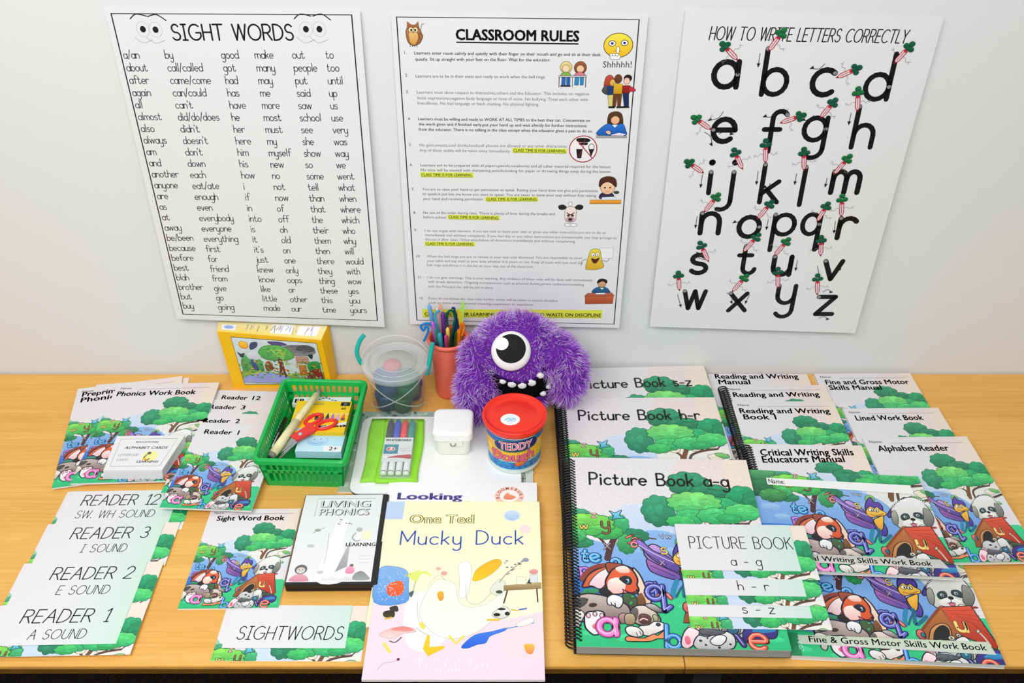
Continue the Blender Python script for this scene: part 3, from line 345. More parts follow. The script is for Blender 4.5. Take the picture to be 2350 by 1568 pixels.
# ---- the room ----------------------------------------------------------------
WOOD = bpy.data.materials.new('honey_oak_laminate'); WOOD.use_nodes = True
def wood():
    nt = WOOD.node_tree; b = nt.nodes['Principled BSDF']; b.inputs['Roughness'].default_value = 0.42; b.inputs['Specular IOR Level'].default_value = 0.4
    tc = nt.nodes.new('ShaderNodeTexCoord'); mp = nt.nodes.new('ShaderNodeMapping'); mp.inputs['Scale'].default_value = (2.2, 90, 90)
    n = nt.nodes.new('ShaderNodeTexNoise'); n.inputs['Scale'].default_value = 2.0; n.inputs['Detail'].default_value = 7; n.inputs['Roughness'].default_value = 0.6
    mp2 = nt.nodes.new('ShaderNodeMapping'); mp2.inputs['Scale'].default_value = (0.7, 7, 7); n2 = nt.nodes.new('ShaderNodeTexNoise'); n2.inputs['Scale'].default_value = 2.0
    mp3 = nt.nodes.new('ShaderNodeMapping'); mp3.inputs['Scale'].default_value = (14, 320, 320); n3 = nt.nodes.new('ShaderNodeTexNoise'); n3.inputs['Scale'].default_value = 2.0
    for m_, q in ((mp, n), (mp2, n2), (mp3, n3)): nt.links.new(tc.outputs['Object'], m_.inputs[0]); nt.links.new(m_.outputs[0], q.inputs['Vector'])
    r = nt.nodes.new('ShaderNodeValToRGB'); e = r.color_ramp.elements; e[0].position = 0.3; e[0].color = (*lin('d89c40'), 1); e[1].position = 0.68; e[1].color = (*lin('f5c06a'), 1)
    a = nt.nodes.new('ShaderNodeMath'); a.operation = 'MULTIPLY_ADD'; a.inputs[1].default_value = 0.45
    a2 = nt.nodes.new('ShaderNodeMath'); a2.operation = 'MULTIPLY_ADD'; a2.inputs[1].default_value = 0.35; m2 = nt.nodes.new('ShaderNodeMath'); m2.operation = 'MULTIPLY'; m2.inputs[1].default_value = 0.2
    nt.links.new(n3.outputs['Fac'], m2.inputs[0]); nt.links.new(n2.outputs['Fac'], a2.inputs[0]); nt.links.new(m2.outputs[0], a2.inputs[2]); nt.links.new(n.outputs['Fac'], a.inputs[0]); nt.links.new(a2.outputs[0], a.inputs[2])
    nt.links.new(a.outputs[0], r.inputs[0]); nt.links.new(r.outputs[0], b.inputs['Base Color'])
wood()
WALLM = mat('off_white_wall_paint', 'e1e3e3', 0.8, 0.2, bump=0.15, bscale=500)
CARPET = mat('dark_carpet', '2b2724', 0.95, 0.1, noise=0.6, nscale=260, bump=0.6, bscale=400)
def struct(name, mb, m):
    o = mb.build(name, m); o['kind'] = 'structure'; return o
b = MB(); b.box(-260, 260, WALL_Y*100, WALL_Y*100+10, -TZ*100, 200); struct('wall_back', b, WALLM)
b = MB(); b.box(-260, 260, -160, WALL_Y*100, -TZ*100-5, -TZ*100); struct('floor', b, CARPET)
for o in COL.objects:
    if o.name in ('wall_back', 'floor'): o.location.z = TZ
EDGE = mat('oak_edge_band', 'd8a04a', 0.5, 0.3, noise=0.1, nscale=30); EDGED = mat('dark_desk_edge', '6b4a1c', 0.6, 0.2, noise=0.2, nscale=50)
LEGM = mat('charcoal_steel', '26262a', 0.4, 0.5)
def desk(x0, x1, label):
    t = thing('desk', label, 'desk', (x0+x1)/2, 80.4, -TZ*100, group='classroom desks pushed together against the wall')
    w2 = (x1-x0)/2; H = TZ*100
    m = MB(); m.box(-w2, w2, .15, 66.9, H-1.5, H); m.build('desk_top', WOOD, t)
    m = MB(); m.box(-w2, w2, 0, .15, H-.55, H-.03); m.build('edge_rim', EDGE, t)  # paler oak rim along the top of the front edge
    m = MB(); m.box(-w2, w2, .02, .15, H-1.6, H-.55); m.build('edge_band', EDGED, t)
    m = MB(); m.box(-w2+4, w2-4, 60, 62, H-40, H-1.5); m.build('modesty_panel', WOOD, t)
    for sx in (-1, 1):
        for yy in (4, 62):
            m = MB(); m.box(sx*(w2-4)-2, sx*(w2-4)+2, yy-2, yy+2, 0, H-1.5); m.build('leg', LEGM, t)
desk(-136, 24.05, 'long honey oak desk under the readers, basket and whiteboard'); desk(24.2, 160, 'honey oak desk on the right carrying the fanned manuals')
# ---- posters -------------------------------------------------------------------
PAPER = mat('laminated_white_paper', 'e6e6e7', 0.35, 0.4); TAPE = mat('clear_tape', 'dcdcd8', 0.3, 0.4)
def poster(P, name, label):
    t = thing(name, label, 'poster', 0, 0); t.location = (P['x'], WALL_Y-.003-P['ot'], TZ+P['z']); t.rotation_euler = (-math.atan((P['ob']-P['ot'])/(P['z']-P['zb'])), 0, 0)
    c = P['c']; q = [c[0], c[1], c[3], c[2]]; m = MB(); n = 14
    # a slightly waving sheet: grid of the four corners
    V = []; F = []
    for j in range(n+1):
        for i in range(n+1):
            a, bb = i/n, j/n; x = (q[0][0]*(1-a)+q[1][0]*a)*(1-bb) + (q[3][0]*(1-a)+q[2][0]*a)*bb; y = (q[0][1]*(1-a)+q[1][1]*a)*(1-bb) + (q[3][1]*(1-a)+q[2][1]*a)*bb
            V.append((x, .02, -y))
    k = len(V); V += [(x, .06, z) for x, y, z in V]
    for j in range(n):
        for i in range(n): a = j*(n+1)+i; F += [(a, a+n+1, a+n+2, a+1), (k+a, k+a+1, k+a+n+2, k+a+n+1)]
    for i in range(n): F += [(i, i+1, k+i+1, k+i), (n*(n+1)+i, k+n*(n+1)+i, k+n*(n+1)+i+1, n*(n+1)+i+1), (i*(n+1), k+i*(n+1), k+(i+1)*(n+1), (i+1)*(n+1)), (i*(n+1)+n, (i+1)*(n+1)+n, k+(i+1)*(n+1)+n, k+i*(n+1)+n)]
    m.add(V, F); m.build('sheet', PAPER, t); return t
def poster_ink(t, ink, name, m=INK):
    o = link(name, ink.mesh(name, lambda x, y, l: (x/100, -y/100, l*STEP), m), t); o.rotation_euler = (PI/2, 0, 0); o.location = (0, 0, 0); return o
BK = '1b1b1d'
t = poster(POSTER_SIGHT, 'sight_words_poster', 'white poster headed SIGHT WORDS with six columns of words')
ink = Ink(-1, 41, -1, 61); M_ = SIGHT_MISC; B4 = M_['border']; ink.ribbon(B4, .22, BK, True); poster_ink(t, ink, 'printed_border')
ink = Ink(-1, 41, -1, 61); (x0, y0), (x1, y1), yt = M_['title']; script(ink, 'SIGHT WORDS', x0, y0, (y0-yt)/1.8, .26, BK, -1, x1-x0, rise=y1-y0, gap=3, sp=7); poster_ink(t, ink, 'heading')
for i, (x, y) in enumerate(M_['eyes']):
    ink = Ink(-1, 41, -1, 61, 12); ink.ellipse(x, y, .45, .5, BK); ink.ribbon(bez([(x-1.6, y-1.6), (x-.6, y-2.3), (x+1.0, y-2.0)] if i % 2 == 0 else [(x-.8, y-2.0), (x+.6, y-2.3), (x+1.9, y-1.4)], 5), .16, BK)
    ink.ribbon(bez([(x-1.6, y+1.2), (x-.4, y+2.1), (x+1.2, y+1.6)], 5), .05, '8a8a8a'); ink.ribbon([(x+1.0*math.cos(a/6), y+1.15*math.sin(a/6)) for a in range(38)], .04, 'b0b0b0'); poster_ink(t, ink, 'cartoon_eye')
ink = Ink(-1, 41, -1, 61)
for (a, bb, words) in SIGHT_COLS:
    W = words.split(); n = len(W)
    for i, wd in enumerate(W):
        f = i/(n-1); script(ink, wd, a[0]+(bb[0]-a[0])*f, a[1]+(bb[1]-a[1])*f, .74, .115, '2e2e30', -1, gap=2.1, sp=7, kx=.86)
poster_ink(t, ink, 'word_list')
# classroom rules
t = poster(POSTER_RULES, 'classroom_rules_poster', 'white poster headed CLASSROOM RULES with twelve typed rules and small pictures')
ink = Ink(-1, 41, -1, 61); M_ = RULES_MISC; ink.ribbon(M_['border'], .2, BK, True); poster_ink(t, ink, 'printed_border')
ink = Ink(-1, 41, -1, 61); (x0, y0), (x1, y1), yt = M_['title']; typed(ink, 'CLASSROOM RULES', x0, y0, (y0-yt)/.74, BK, -1, x1-x0, .025, 0, y1-y0); ink.ribbon([(x0, y0+.4), (x1, y1+.4)], .22, BK, caps=False); poster_ink(t, ink, 'heading')
ink = Ink(-1, 41, -1, 61)
for n_, p, L in RULES:
    typed(ink, n_, p[0], p[1], .72, '3a3a3c')
    for a, bb, s_, k in L:
        if k == 3: ink.fill([(a[0]-.15, a[1]-.68), (bb[0]+.15, bb[1]-.68), (bb[0]+.15, bb[1]+.22), (a[0]-.15, a[1]+.22)], 'dfe84a')
        typed(ink, s_, a[0], a[1], .72, ('2c2c2e', '565658', '76787a', '2e3410')[k], -1, bb[0]-a[0], (.006, .0, -.004, .012)[k], 0, bb[1]-a[1])
        if k == 3: lipline(ink, a[0], a[1]+.13, bb[0], bb[1]+.13, .06, '2e3410')
(x0, y0), (x1, y1), yt = M_['foot']; ink.fill([(x0-.4, yt-.35), (x1+.2, yt-.1), (x1+.2, y1+.4), (x0-.4, y0+.4)], 'e4e84a')
typed(ink, 'CLASS TIME IS FOR LEARNING AND NOT TIME TO WASTE ON DISCIPLINE', x0, y0, 1.0, '4a4a18', -1, x1-x0, .02, 0, y1-y0); lipline(ink, x0, y0+.2, x1, y1+.2, .08, '4a4a18')
poster_ink(t, ink, 'rule_text')
def pic(name, fn):
    (x0, y0), (x1, y1) = M_['pics'][name]; ink = Ink(x0-1, x1+1, y0-1, y1+1, 24); w, h = x1-x0, y1-y0
    X = lambda u: x0+u*w
    Y = lambda v: y0+v*h
    E_ = lambda u, v, a, b2, c1, c2=None, ol=.06, r=0: ink.ellipse(X(u), Y(v), a*w, b2*h, c1, c2, (BK, ol) if ol else None, r)
    B_ = lambda pts_, c1, c2=None, ol=.06: ink.blob([(X(pts_[i]), Y(pts_[i+1])) for i in range(0, len(pts_), 2)], c1, c2, (BK, ol) if ol else None)
    P_ = lambda pts_, c1, c2=None, ol=.05: (ink.fill([(X(pts_[i]), Y(pts_[i+1])) for i in range(0, len(pts_), 2)], c1, c2), ink.ribbon([(X(pts_[i]), Y(pts_[i+1])) for i in range(0, len(pts_), 2)], ol, BK, True) if ol else None)
    L_ = lambda pts_, wd=.06, c='1b1b1d': ink.ribbon(bez([(X(pts_[i]), Y(pts_[i+1])) for i in range(0, len(pts_), 2)], 4), wd, c)
    fn(ink, X, Y, E_, B_, P_, L_); poster_ink(t, ink, name.replace('smile', 'hushing_face').replace('ban', 'no_food_sign').replace('shh', 'hush_lettering') + '_picture')
def owl(i, X, Y, E, B, P, L):
    B([.1,.45,.2,.25,.5,.2,.8,.25,.95,.55,.85,.85,.5,.98,.2,.85], 'b98450', '8a5428'); B([.25,.5,.4,.4,.65,.42,.75,.6,.65,.85,.5,.95,.3,.85], 'e8c27a', 'd8964a', .03); P([.18,.3,.2,.0,.42,.14,.62,.14,.78,.0,.82,.3], 'b5744a', '9a5a34')
    E(.38,.34,.13,.11,'f0dfae'); E(.62,.34,.13,.11,'f0dfae'); E(.4,.35,.04,.05,BK); E(.6,.35,.04,.05,BK); P([.46,.4,.56,.4,.5,.5], 'e0a040'); L([.85,.6,.95,.15,1.1,.1], .07, '3a3a3a'); B([.75,.5,1.0,.55,.9,.75], 'a06a3a')
    for k in range(4): L([.3+.12*k,.96,.28+.12*k,1.03], .08, '5a4a3a')
def smile(i, X, Y, E, B, P, L):
    E(.5,.45,.5,.45,'f6e84a','f2b81c',.1); E(.29,.38,.12,.1,'ffffff',None,.1); E(.71,.36,.12,.1,'ffffff',None,.1); E(.29,.38,.05,.05,'2a2a7a',None,0); E(.71,.36,.05,.05,'2a2a7a',None,0); L([.35,.68,.5,.64,.62,.68], .07, 'c04a2a')
    E(.5,.62,.055,.13,'f6f4f4'); B([.22,.85,.3,.78,.5,.78,.6,.84,.55,.97,.3,.98], 'f6f6f6')
    for k in range(3): E(.28+.1*k,.8,.06,.05,'f6f6f6')
def shh(i, X, Y, E, B, P, L): typed(i, 'Shhhhh!', X(0), Y(.92), 1.45, '3a3a3c', -1, X(1)-X(0))
def kids(i, X, Y, E, B, P, L):
    E(.27,.25,.2,.22,'e8d890','d8c060'); E(.27,.3,.13,.14,'f4d8b0'); E(.75,.27,.21,.24,'a0603a','7a3f22'); E(.75,.31,.13,.14,'f2c8a0'); B([.12,.5,.27,.42,.42,.5,.42,.6,.12,.6], '8ab84a'); B([.58,.5,.75,.42,.9,.5,.92,.6,.58,.6], 'e07a90')
    P([.02,.56,.98,.56,.98,.62,.02,.62], 'c8ccd0'); L([.05,.62,.05,1.0], .12, '4a4e52'); L([.95,.62,.95,1.0], .12, '4a4e52'); L([.5,.62,.5,1.0], .08, '4a4e52'); P([.14,.63,.27,.63,.26,.93,.13,.93], '2a68b0'); P([.3,.63,.42,.63,.42,.93,.3,.93], '2a68b0'); P([.58,.63,.72,.63,.71,.93,.57,.93], '2f8ac0'); P([.75,.63,.88,.63,.87,.93,.76,.93], '2f8ac0'); P([.1,.93,.44,.93,.44,.98,.1,.98], '22303a')
def group(i, X, Y, E, B, P, L):
    B([.12,.4,.15,.1,.3,.03,.42,.15,.42,.4], 'c8503a', 'a83a2a'); B([.28,.25,.36,.15,.46,.2,.48,.35,.38,.4], 'e8c060', 'c89838'); E(.55,.14,.12,.13,'7a4a2a','5a3018'); E(.86,.12,.13,.1,'2a2222'); E(.83,.2,.1,.1,'f4c8b0')
    B([.05,.5,.12,.36,.3,.34,.32,.5,.2,.6], '5a5e62', '3a3e42'); P([.2,.36,.42,.34,.44,.6,.24,.62], '1f3a6a'); P([.42,.28,.7,.28,.7,.58,.42,.58], 'e8b82c', 'c8941c'); P([.7,.33,.95,.33,.95,.56,.7,.56], 'a8281e', '8a1c18'); B([.92,.36,1.1,.42,1.12,.5,.95,.5], 'c83040')
    P([.42,.58,.7,.58,.68,.97,.58,.97,.56,.7,.52,.97,.42,.97], '6a3c22'); P([.72,.56,.92,.56,.95,.95,.8,.95], '1c2e5a'); P([.24,.62,.42,.6,.42,.95,.3,.95], 'd8c878'); P([.3,.95,.5,.95,.5,1.0,.28,1.0], BK); P([.55,.96,.95,.94,.98,.99,.55,1.0], BK)
def girl(i, X, Y, E, B, P, L):
    B([.35,.45,.38,.1,.6,.0,.8,.1,.86,.5,.7,.55,.5,.5], '6a4426', '3e2614'); E(.6,.32,.14,.15,'f2c49c','e8ac80',.03); B([.4,.2,.6,.1,.8,.22,.78,.1,.6,.03,.45,.08], '5a381e', None, 0); B([.02,.85,.1,.65,.35,.45,.6,.5,.85,.45,.97,.7,.98,.88,.5,.9], '2a78d8', '1a58b0'); P([.5,.48,.6,.6,.7,.48], 'f4f4f4'); B([.3,.75,.4,.7,.5,.78,.42,.85], 'f2c49c')
    P([.5,.85,.75,.78,1.0,.84,.8,.95,.5,.94], 'e8e4f4'); P([.0,.88,1.02,.9,1.02,.97,.0,.97], 'a8a8ac'); L([.4,.6,.48,.8], .06, '8a3030')
def ban(i, X, Y, E, B, P, L):
    E(.5,.5,.5,.5,'f2eef0',None,0); B([.25,.12,.4,.08,.65,.1,.75,.18,.6,.24,.3,.22], BK); P([.33,.26,.67,.26,.64,.34,.36,.34], BK); P([.25,.5,.48,.5,.44,.85,.3,.85], BK); E(.8,.42,.1,.12,'f2eef0',None,.1); P([.7,.5,.9,.5,.8,.8], BK)
    i.ribbon([(X(.5+.5*math.cos(a/7)), Y(.5+.5*math.sin(a/7))) for a in range(45)], .17, 'a8304a'); L([.3,.2,.55,.5,.85,.85], .17, 'a8304a'); L([.55,.15,.5,.45,.35,.8], .09, 'a8304a')
def boy(i, X, Y, E, B, P, L):
    B([.28,.8,.32,.6,.68,.6,.72,.8], '3a2a4a'); E(.52,.4,.24,.24,'f6cfae','eebb94'); B([.24,.38,.26,.1,.5,.0,.76,.08,.8,.38,.6,.22,.4,.22], '5a2e1c', '3e1e12'); E(.43,.4,.03,.03,BK,None,0); E(.6,.4,.03,.03,BK,None,0); L([.46,.52,.52,.55,.58,.52], .06, 'b03a3a'); E(.82,.57,.09,.05,'3a4a3a'); P([-.05,.84,1.0,.84,1.0,.98,-.05,.98], 'f2a83a', 'd8861c'); P([.35,.74,.8,.72,.84,.84,.33,.84], 'd8e8f2')
def dog(i, X, Y, E, B, P, L):
    B([.3,.3,.5,.22,.7,.3,.72,.6,.66,.8,.35,.8,.28,.6], 'f4e4d8', 'f0d8d0'); B([.02,.2,.2,.15,.34,.26,.2,.34,.06,.32], '222222'); B([.98,.2,.8,.15,.66,.26,.8,.34,.94,.32], '222222'); L([.36,.46,.5,.54,.64,.46], .16, '3a3030'); E(.42,.57,.05,.04,'5a3030'); E(.58,.57,.05,.04,'5a3030'); E(.5,.72,.16,.09,'e8a8c0'); E(.5,.72,.08,.05,'2a2a2e'); E(.42,.94,.14,.06,'f6f6f6'); E(.64,.94,.14,.06,'f6f6f6'); E(.48,.12,.07,.08,'f6f6f6')
def paper(i, X, Y, E, B, P, L):
    P([.6,-.02,1.1,-.02,1.1,.45,.6,.45], 'efefef', None, .04); B([.1,.9,.2,.3,.3,.05,.6,.08,.68,.5,.78,.85,.5,.98,.2,.98], 'ecd84a', 'd8a828'); E(.36,.3,.07,.09,'fdfdf0'); E(.52,.28,.07,.09,'fdfdf0'); E(.37,.32,.02,.03,BK,None,0); E(.52,.3,.02,.03,BK,None,0); B([.3,.46,.46,.5,.6,.43,.5,.66,.38,.66], '5a1c10'); L([.1,.5,-.05,.6,-.08,.8], .07); L([.7,.55,.9,.6,.98,.45], .07)
def man(i, X, Y, E, B, P, L):
    B([.28,.55,.35,.36,.6,.3,.8,.38,.86,.58], '2a6a9a', '1c4a78'); E(.58,.18,.14,.15,'e0b088','c89468'); B([.42,.16,.46,.02,.6,-.02,.74,.04,.74,.16,.6,.08], '1c1a1c'); P([.52,.34,.6,.44,.66,.34], 'f4f4f4'); L([.6,.38,.6,.54], .1, '2a8a5a'); P([.1,.56,.95,.54,1.04,.66,.0,.68], 'c86a4a', 'b05a3c'); P([.02,.68,1.02,.66,1.0,.98,.04,1.0], 'c8643c', 'a84826'); P([.4,.55,.7,.54,.72,.6,.4,.61], 'e8ecf0')
for k, f in (('owl', owl), ('smile', smile), ('shh', shh), ('kids', kids), ('group', group), ('girl', girl), ('ban', ban), ('boy', boy), ('dog', dog), ('paper', paper), ('man', man)): pic(k, f)
# how to write letters
t = poster(POSTER_LETTERS, 'letter_formation_poster', 'white poster headed HOW TO WRITE LETTERS CORRECTLY with big black alphabet')
ink = Ink(-1, 41, -1, 61); M_ = LETTERS_MISC; (x0, y0), (x1, y1), yt = M_['title']; script(ink, 'HOW TO WRITE LETTERS CORRECTLY', x0, y0, (y0-yt)/1.8, .17, BK, -1, x1-x0-.8, .18, rise=y1-y0, gap=3.2, sp=6); poster_ink(t, ink, 'heading')
for ch, x, y in LETTERS:
    ink = Ink(-1, 41, -1, 61, 12); kk = 4.1 if y < 20 else (3.9 if y < 40 else 3.75); w_, st = glyph(ch); g_ = st[0][0]; wx = {'w': .8, 'm': .88, 'q': .84}.get(ch, 1.02)
    script(ink, ch, x+.45, y-.3, kk, .92 if ch in 'acemnorsuvz' else .84, '0c0c0e', -1, w_*kk/10*wx)
    ink.ellipse(x+.45+g_[0]*kk/10*wx, y-.3-g_[1]*kk/10, .36, .33, '8f8f8f', None, ('2a2a2a', .06)); poster_ink(t, ink, 'alphabet_letter')['label'] = 'thick black printed letter '+ch
for x0, y0, x1, y1 in ARROWS:
    ink = Ink(-1, 41, -1, 61, 12); dx, dy = x1-x0, y1-y0; l = math.hypot(dx, dy); ux, uy = dx/l, dy/l; cv = .5 if abs(dx) > abs(dy)*.5 else 0
    ink.ribbon(bez([(x0, y0), ((x0+x1)/2+uy*cv, (y0+y1)/2-ux*cv), (x1, y1)], 4), .09, BK); ink.fill([(x1+ux*.35, y1+uy*.35), (x1-ux*.35+uy*.28, y1-uy*.35-ux*.28), (x1-ux*.35-uy*.28, y1-uy*.35+ux*.28)], BK)
    poster_ink(t, ink, 'direction_arrow').location.y = -.0006
for k, (x0, y0, x1, y1) in enumerate(PENCILS):
    ink = Ink(-1, 41, -1, 61, 12); dx, dy = x1-x0, y1-y0; l = math.hypot(dx, dy); ux, uy = dx/l, dy/l; nx, ny = -uy, ux
    Q = lambda a, b2: (x0+ux*a*l+nx*b2, y0+uy*a*l+ny*b2)
    ink.fill([Q(.0, 0), Q(.25, .34), Q(.8, .34), Q(.8, -.34), Q(.25, -.34)], 'f0d0d4'); ink.ribbon([Q(0, 0), Q(.25, .34), Q(.8, .34), Q(.8, -.34), Q(.25, -.34)], .13, 'b4283c', True); ink.ribbon([Q(.2, 0), Q(.8, 0)], .08, '4a1420'); ink.fill([Q(-.02, 0), Q(.13, .17), Q(.13, -.17)], '8a1c30')
    for s_ in (-1, 1): ink.ribbon(bez([Q(.5, s_*.34), Q(.55, s_*.9), Q(.42, s_*1.3), Q(.5, s_*1.7)], 4), .05, '8c8c8c'); ink.ribbon([Q(.5, s_*1.7), Q(.56, s_*2.0)], .05, '8c8c8c'); ink.ribbon([Q(.5, s_*1.7), Q(.42, s_*2.0)], .05, '8c8c8c')
    ink.ellipse(*Q(.82, 0), .34, .34, 'c8283c'); g = ('0f6a44', '1c8a3c', '14604a')[k % 3]
    for a, b2, r_ in ((1.0, -.55, .44), (1.0, .55, .44), (1.22, 0, .48), (.95, 0, .38)): ink.ellipse(*Q(a, b2), r_, r_*.9, g, '0c4a34', ('0a3a28', .05))
    poster_ink(t, ink, 'carrot_pencil').location.y = -.001
# ---- shared cover print ---------------------------------------------------------
ink = Ink(-220, 1010, -10, 1330, 70); draw_cover(ink); ink.clip(0, 1000, 0, 1310); TOP = ink.top*STEP*100; TOPT = (max(v[2] for v in ink.v if v[1] < 260)+2)*STEP*100
ART_P = ink.mesh('cover_print', lambda x, y, l: (x/1000, -y/1310, l*STEP), PAINT)
ink = Ink(-220, 1010, -120, 1330, 74); draw_cover(ink); ink.clip(0, 1000, -108, 1310)
ART_Q = ink.mesh('cover_print', lambda x, y, l: (x/1000, -(y+108)/1418, l*STEP), PAINT)
ink = Ink(-220, 1010, -10, 1330, 70); draw_cover(ink); ink.clip(-178, 933, 416, 1245)
ART_L = ink.mesh('cover_print', lambda x, y, l: (x/1000*.9+.16, -(y/1310-.3175)*1.58, l*STEP), PAINT)
ink = Ink(-220, 1010, -10, 1330, 70); draw_cover(ink); ink.clip(0, 1000, 80, 545)
ART_C = ink.mesh('card_print', lambda x, y, l: (x/1000, -(y-80)/465, l*STEP), PAINT)
PAGES = mat('white_page_edges', 'dddcd6', 0.7, 0.2); COVERM = mat('glossy_cover_board', 'e8e6e6', 0.3, 0.45); BLACKB = mat('black_back_cover', '141416', 0.35, 0.5)
GREYP = mat('grey_page_edges', 'a3a39c', 0.7, 0.2); COILM = mat('black_coil_plastic', '1a1a1c', 0.3, 0.6); WHITEM = mat('white_card', 'e8e8e8', 0.5, 0.3)
TXT = '1c1a1e'
def page_ink(t, fn, z, name, w, h, m=INK):
    ink = Ink(-.5, w+.5, -.5, h+.5); fn(ink, w, h); return link(name, ink.mesh(name, lambda x, y, l: (x/100, -y/100, z/100 + l*STEP), m), t)
def book(name, label, cat, x, y, z0, rot, w, h, t_, art='P', text=None, pitch=0, group=None, coil=0, back=None, roll=0, pagem=None, ext=0.):
    """booklet with its top-left corner at x,y; z0 = underside there; lies flat, top edge away from the viewer"""
    o = thing(name, label, cat, x, y, z0, rot, group, pitch, roll)
    m = MB(); m.box(.05, w-.05, -h+.05, -.05, .06, t_-.06); m.build('pages', pagem or PAGES, o)
    m = MB(); m.box(0, w, -h, 0, t_-.06, t_); m.build('front_cover', COVERM, o)
    e = ext; m = MB(); m.box(-e, w, -h, 0, 0, .06); m.build('back_cover', back or COVERM, o)
    if art:
        a = link('cover_print', {'P': ART_P, 'Q': ART_Q, 'L': ART_L}[art], o); a.scale = (w/100, h/100, 1); a.location = (0, 0, t_/100)
    if text: page_ink(o, text, t_ + (TOP if art == 'L' else TOPT) + .003, 'title_lettering', w, h)
    if coil:
        n = int((h-1.4)/.6); r = coil; P = []; z = t_/2+.22
        for k in range(n*12+1): a = 2*PI*k/12; P.append((-r*.35 + r*.95*math.cos(a), -.7-(h-1.4)*k/(n*12), z + (t_/2+.2)*math.sin(a)))
        m = MB(); m.tube(P, .14, 5); m.build('coil_binding', COILM, o)
        hm = MB()
        for k in range(n): yy = -.7-(h-1.4)*(k+.5)/n; hm.box(.42, .8, yy-.13, yy+.13, t_, t_+.012+TOP*(t_>0))
        hm.build('punched_holes', BLACKB, o)['kind'] = 'stuff'
    return o
def T_name(ink, w, h, y=.052, x=.05, x1=.93):
    typed(ink, 'Name:', x*w, y*h, h*.031, '3a383c'); ink.ribbon([((x+.19)*w, (y+.006)*h), (x1*w, (y+.003)*h)], .04, '3a383c', caps=False)
def bold(ink, s_, x, y, w, h, x1, size=.074, dy=0): typed(ink, s_, x*w, y*h, h*size, TXT, -1, (x1-x)*w, .014, 0, dy)
def title(*lines, name=True, size=.074, y0=.128, dy=0):
    def f(ink, w, h):
        if name: T_name(ink, w, h)
        for i, (s_, x, x1) in enumerate(lines): bold(ink, s_, x, y0+i*.063, w, h, x1, size, dy)
    return f
G_P = 'spiral-bound picture books fanned towards the viewer'
def T_pic(s_):
    def f(ink, w, h): script(ink, s_, .105*w, .168*h, h*.040, h*.0092, TXT, -1, .765*w, gap=3.6, sp=7)
    return f
book('picture_book', 'spiral picture book titled Picture Book s-z, rearmost of three', 'book', 10.2, 146.3, 1.2, 2.4, 27.4, 36.3, .9, 'P', T_pic('Picture Book s-z'), 1.6, G_P, 1.0, BLACKB, ext=2.6)
book('picture_book', 'spiral picture book titled Picture Book h-r, in the middle of three', 'book', 9.1, 136.4, 1.85, .6, 28.6, 36.3, .9, 'P', T_pic('Picture Book h-r'), 1.6, G_P, 1.0, BLACKB, ext=.3)
book('picture_book', 'spiral picture book titled Picture Book a-g, frontmost and thickest of three', 'book', 9.8, 118.4, 2.75, -1.3, 29.7, 36.6, 1.8, 'P', T_pic('Picture Book a-g'), 3.0, G_P, 1.15, BLACKB, pagem=GREYP, ext=.3)
# manuals and workbooks on the right
book('manual', 'booklet titled Reading and Writing Manual, rearmost beside the picture books', 'book', 38.3, 146.5, 0, 0, 19.5, 28, .65, 'Q', title(('Reading and Writing', .07, .9), ('Manual', .09, .4), name=False, y0=.052))
book('workbook', 'spiral workbook headed Name and Reading and Writing, under Book 1', 'book', 40.45, 142.0, .68, .6, 19.6, 27.6, .65, 'Q', title(('Reading and Writing', .07, .9)), 0, None, .85, None)
book('workbook', 'workbook titled Reading and Writing Book 1', 'book', 41.0, 136.6, 1.36, -.1, 19.0, 27.4, .5, 'Q', title(('Reading and Writing', .05, .92), ('Book 1', .07, .38)))
book('manual', 'spiral manual titled Critical Writing Skills Educators Manual', 'book', 41.1, 124.0, 1.9, -1.3, 20.1, 28, .6, 'Q', title(('Critical Writing Skills', .1, .9), ('Educators Manual', .1, .8), name=False, size=.084, y0=.108, dy=-.45), 0, None, .8, None)
G_M = None
book('manual', 'booklet titled Fine and Gross Motor Skills Manual, far right at the wall', 'book', 59.2, 146.6, 0, .5, 18.9, 27, .7, 'Q', title(('Fine and Gross Motor', .08, .93), ('Skills Manual', .09, .62)))
book('workbook', 'booklet titled Lined Work Book', 'book', 61.4, 135.2, .75, .8, 17.9, 27, .5, 'Q', title(('Lined Work Book', .09, .78)))
book('reader', 'booklet titled Alphabet Reader, lowest on the far right', 'book', 62.3, 126.6, 1.2, .8, 18.8, 29.0, .5, 'Q', title(('Alphabet Reader', .1, .76), size=.074))
def T_fine(ink, w, h):
    ink.fill([(0, h*.835), (w*.96, h*.825), (w*.975, h*.925), (0, h*.905)], 'c8d6bc', 'd2d4cc'); typed(ink, 'Fine & Gross Motor Skills Work Book', w*.10, h*.888, 1.5, '26302a', -1, w*.84, .006, 0, .12)
    ink.fill([(0, h*.82), (w*.05, h*.82), (w*.05, h), (0, h)], '2c8a5c'); script(ink, 'fccr', w*.045, h*.86, .5, .1, 'c8f0f0', -1, None, 0, -90)
book('workbook', 'landscape workbook titled Fine & Gross Motor Skills Work Book, at front right', 'book', 40.2, 102.7, .1, -3.1, 29.3, 21.2, .85, 'L', T_fine)
def T_crit(ink, w, h):
    P = [(w*.09, h*.085), (w*.93, h*.105), (w*.93, h*.2), (w*.09, h*.16)]; ink.fill(P, 'f2f4f2'); typed(ink, 'Name:', w*.10, h*.145, 1.5, '2a2a2c', -1, 2.6, .008)
    ink.fill([(0, h*.845), (w*.93, h*.845), (w*.96, h*.925), (0, h*.925)], 'c2c0be', 'cfcdca'); typed(ink, 'Critical Writing Skills Work Book', w*.115, h*.908, 1.45, '242428', -1, w*.76, .008)
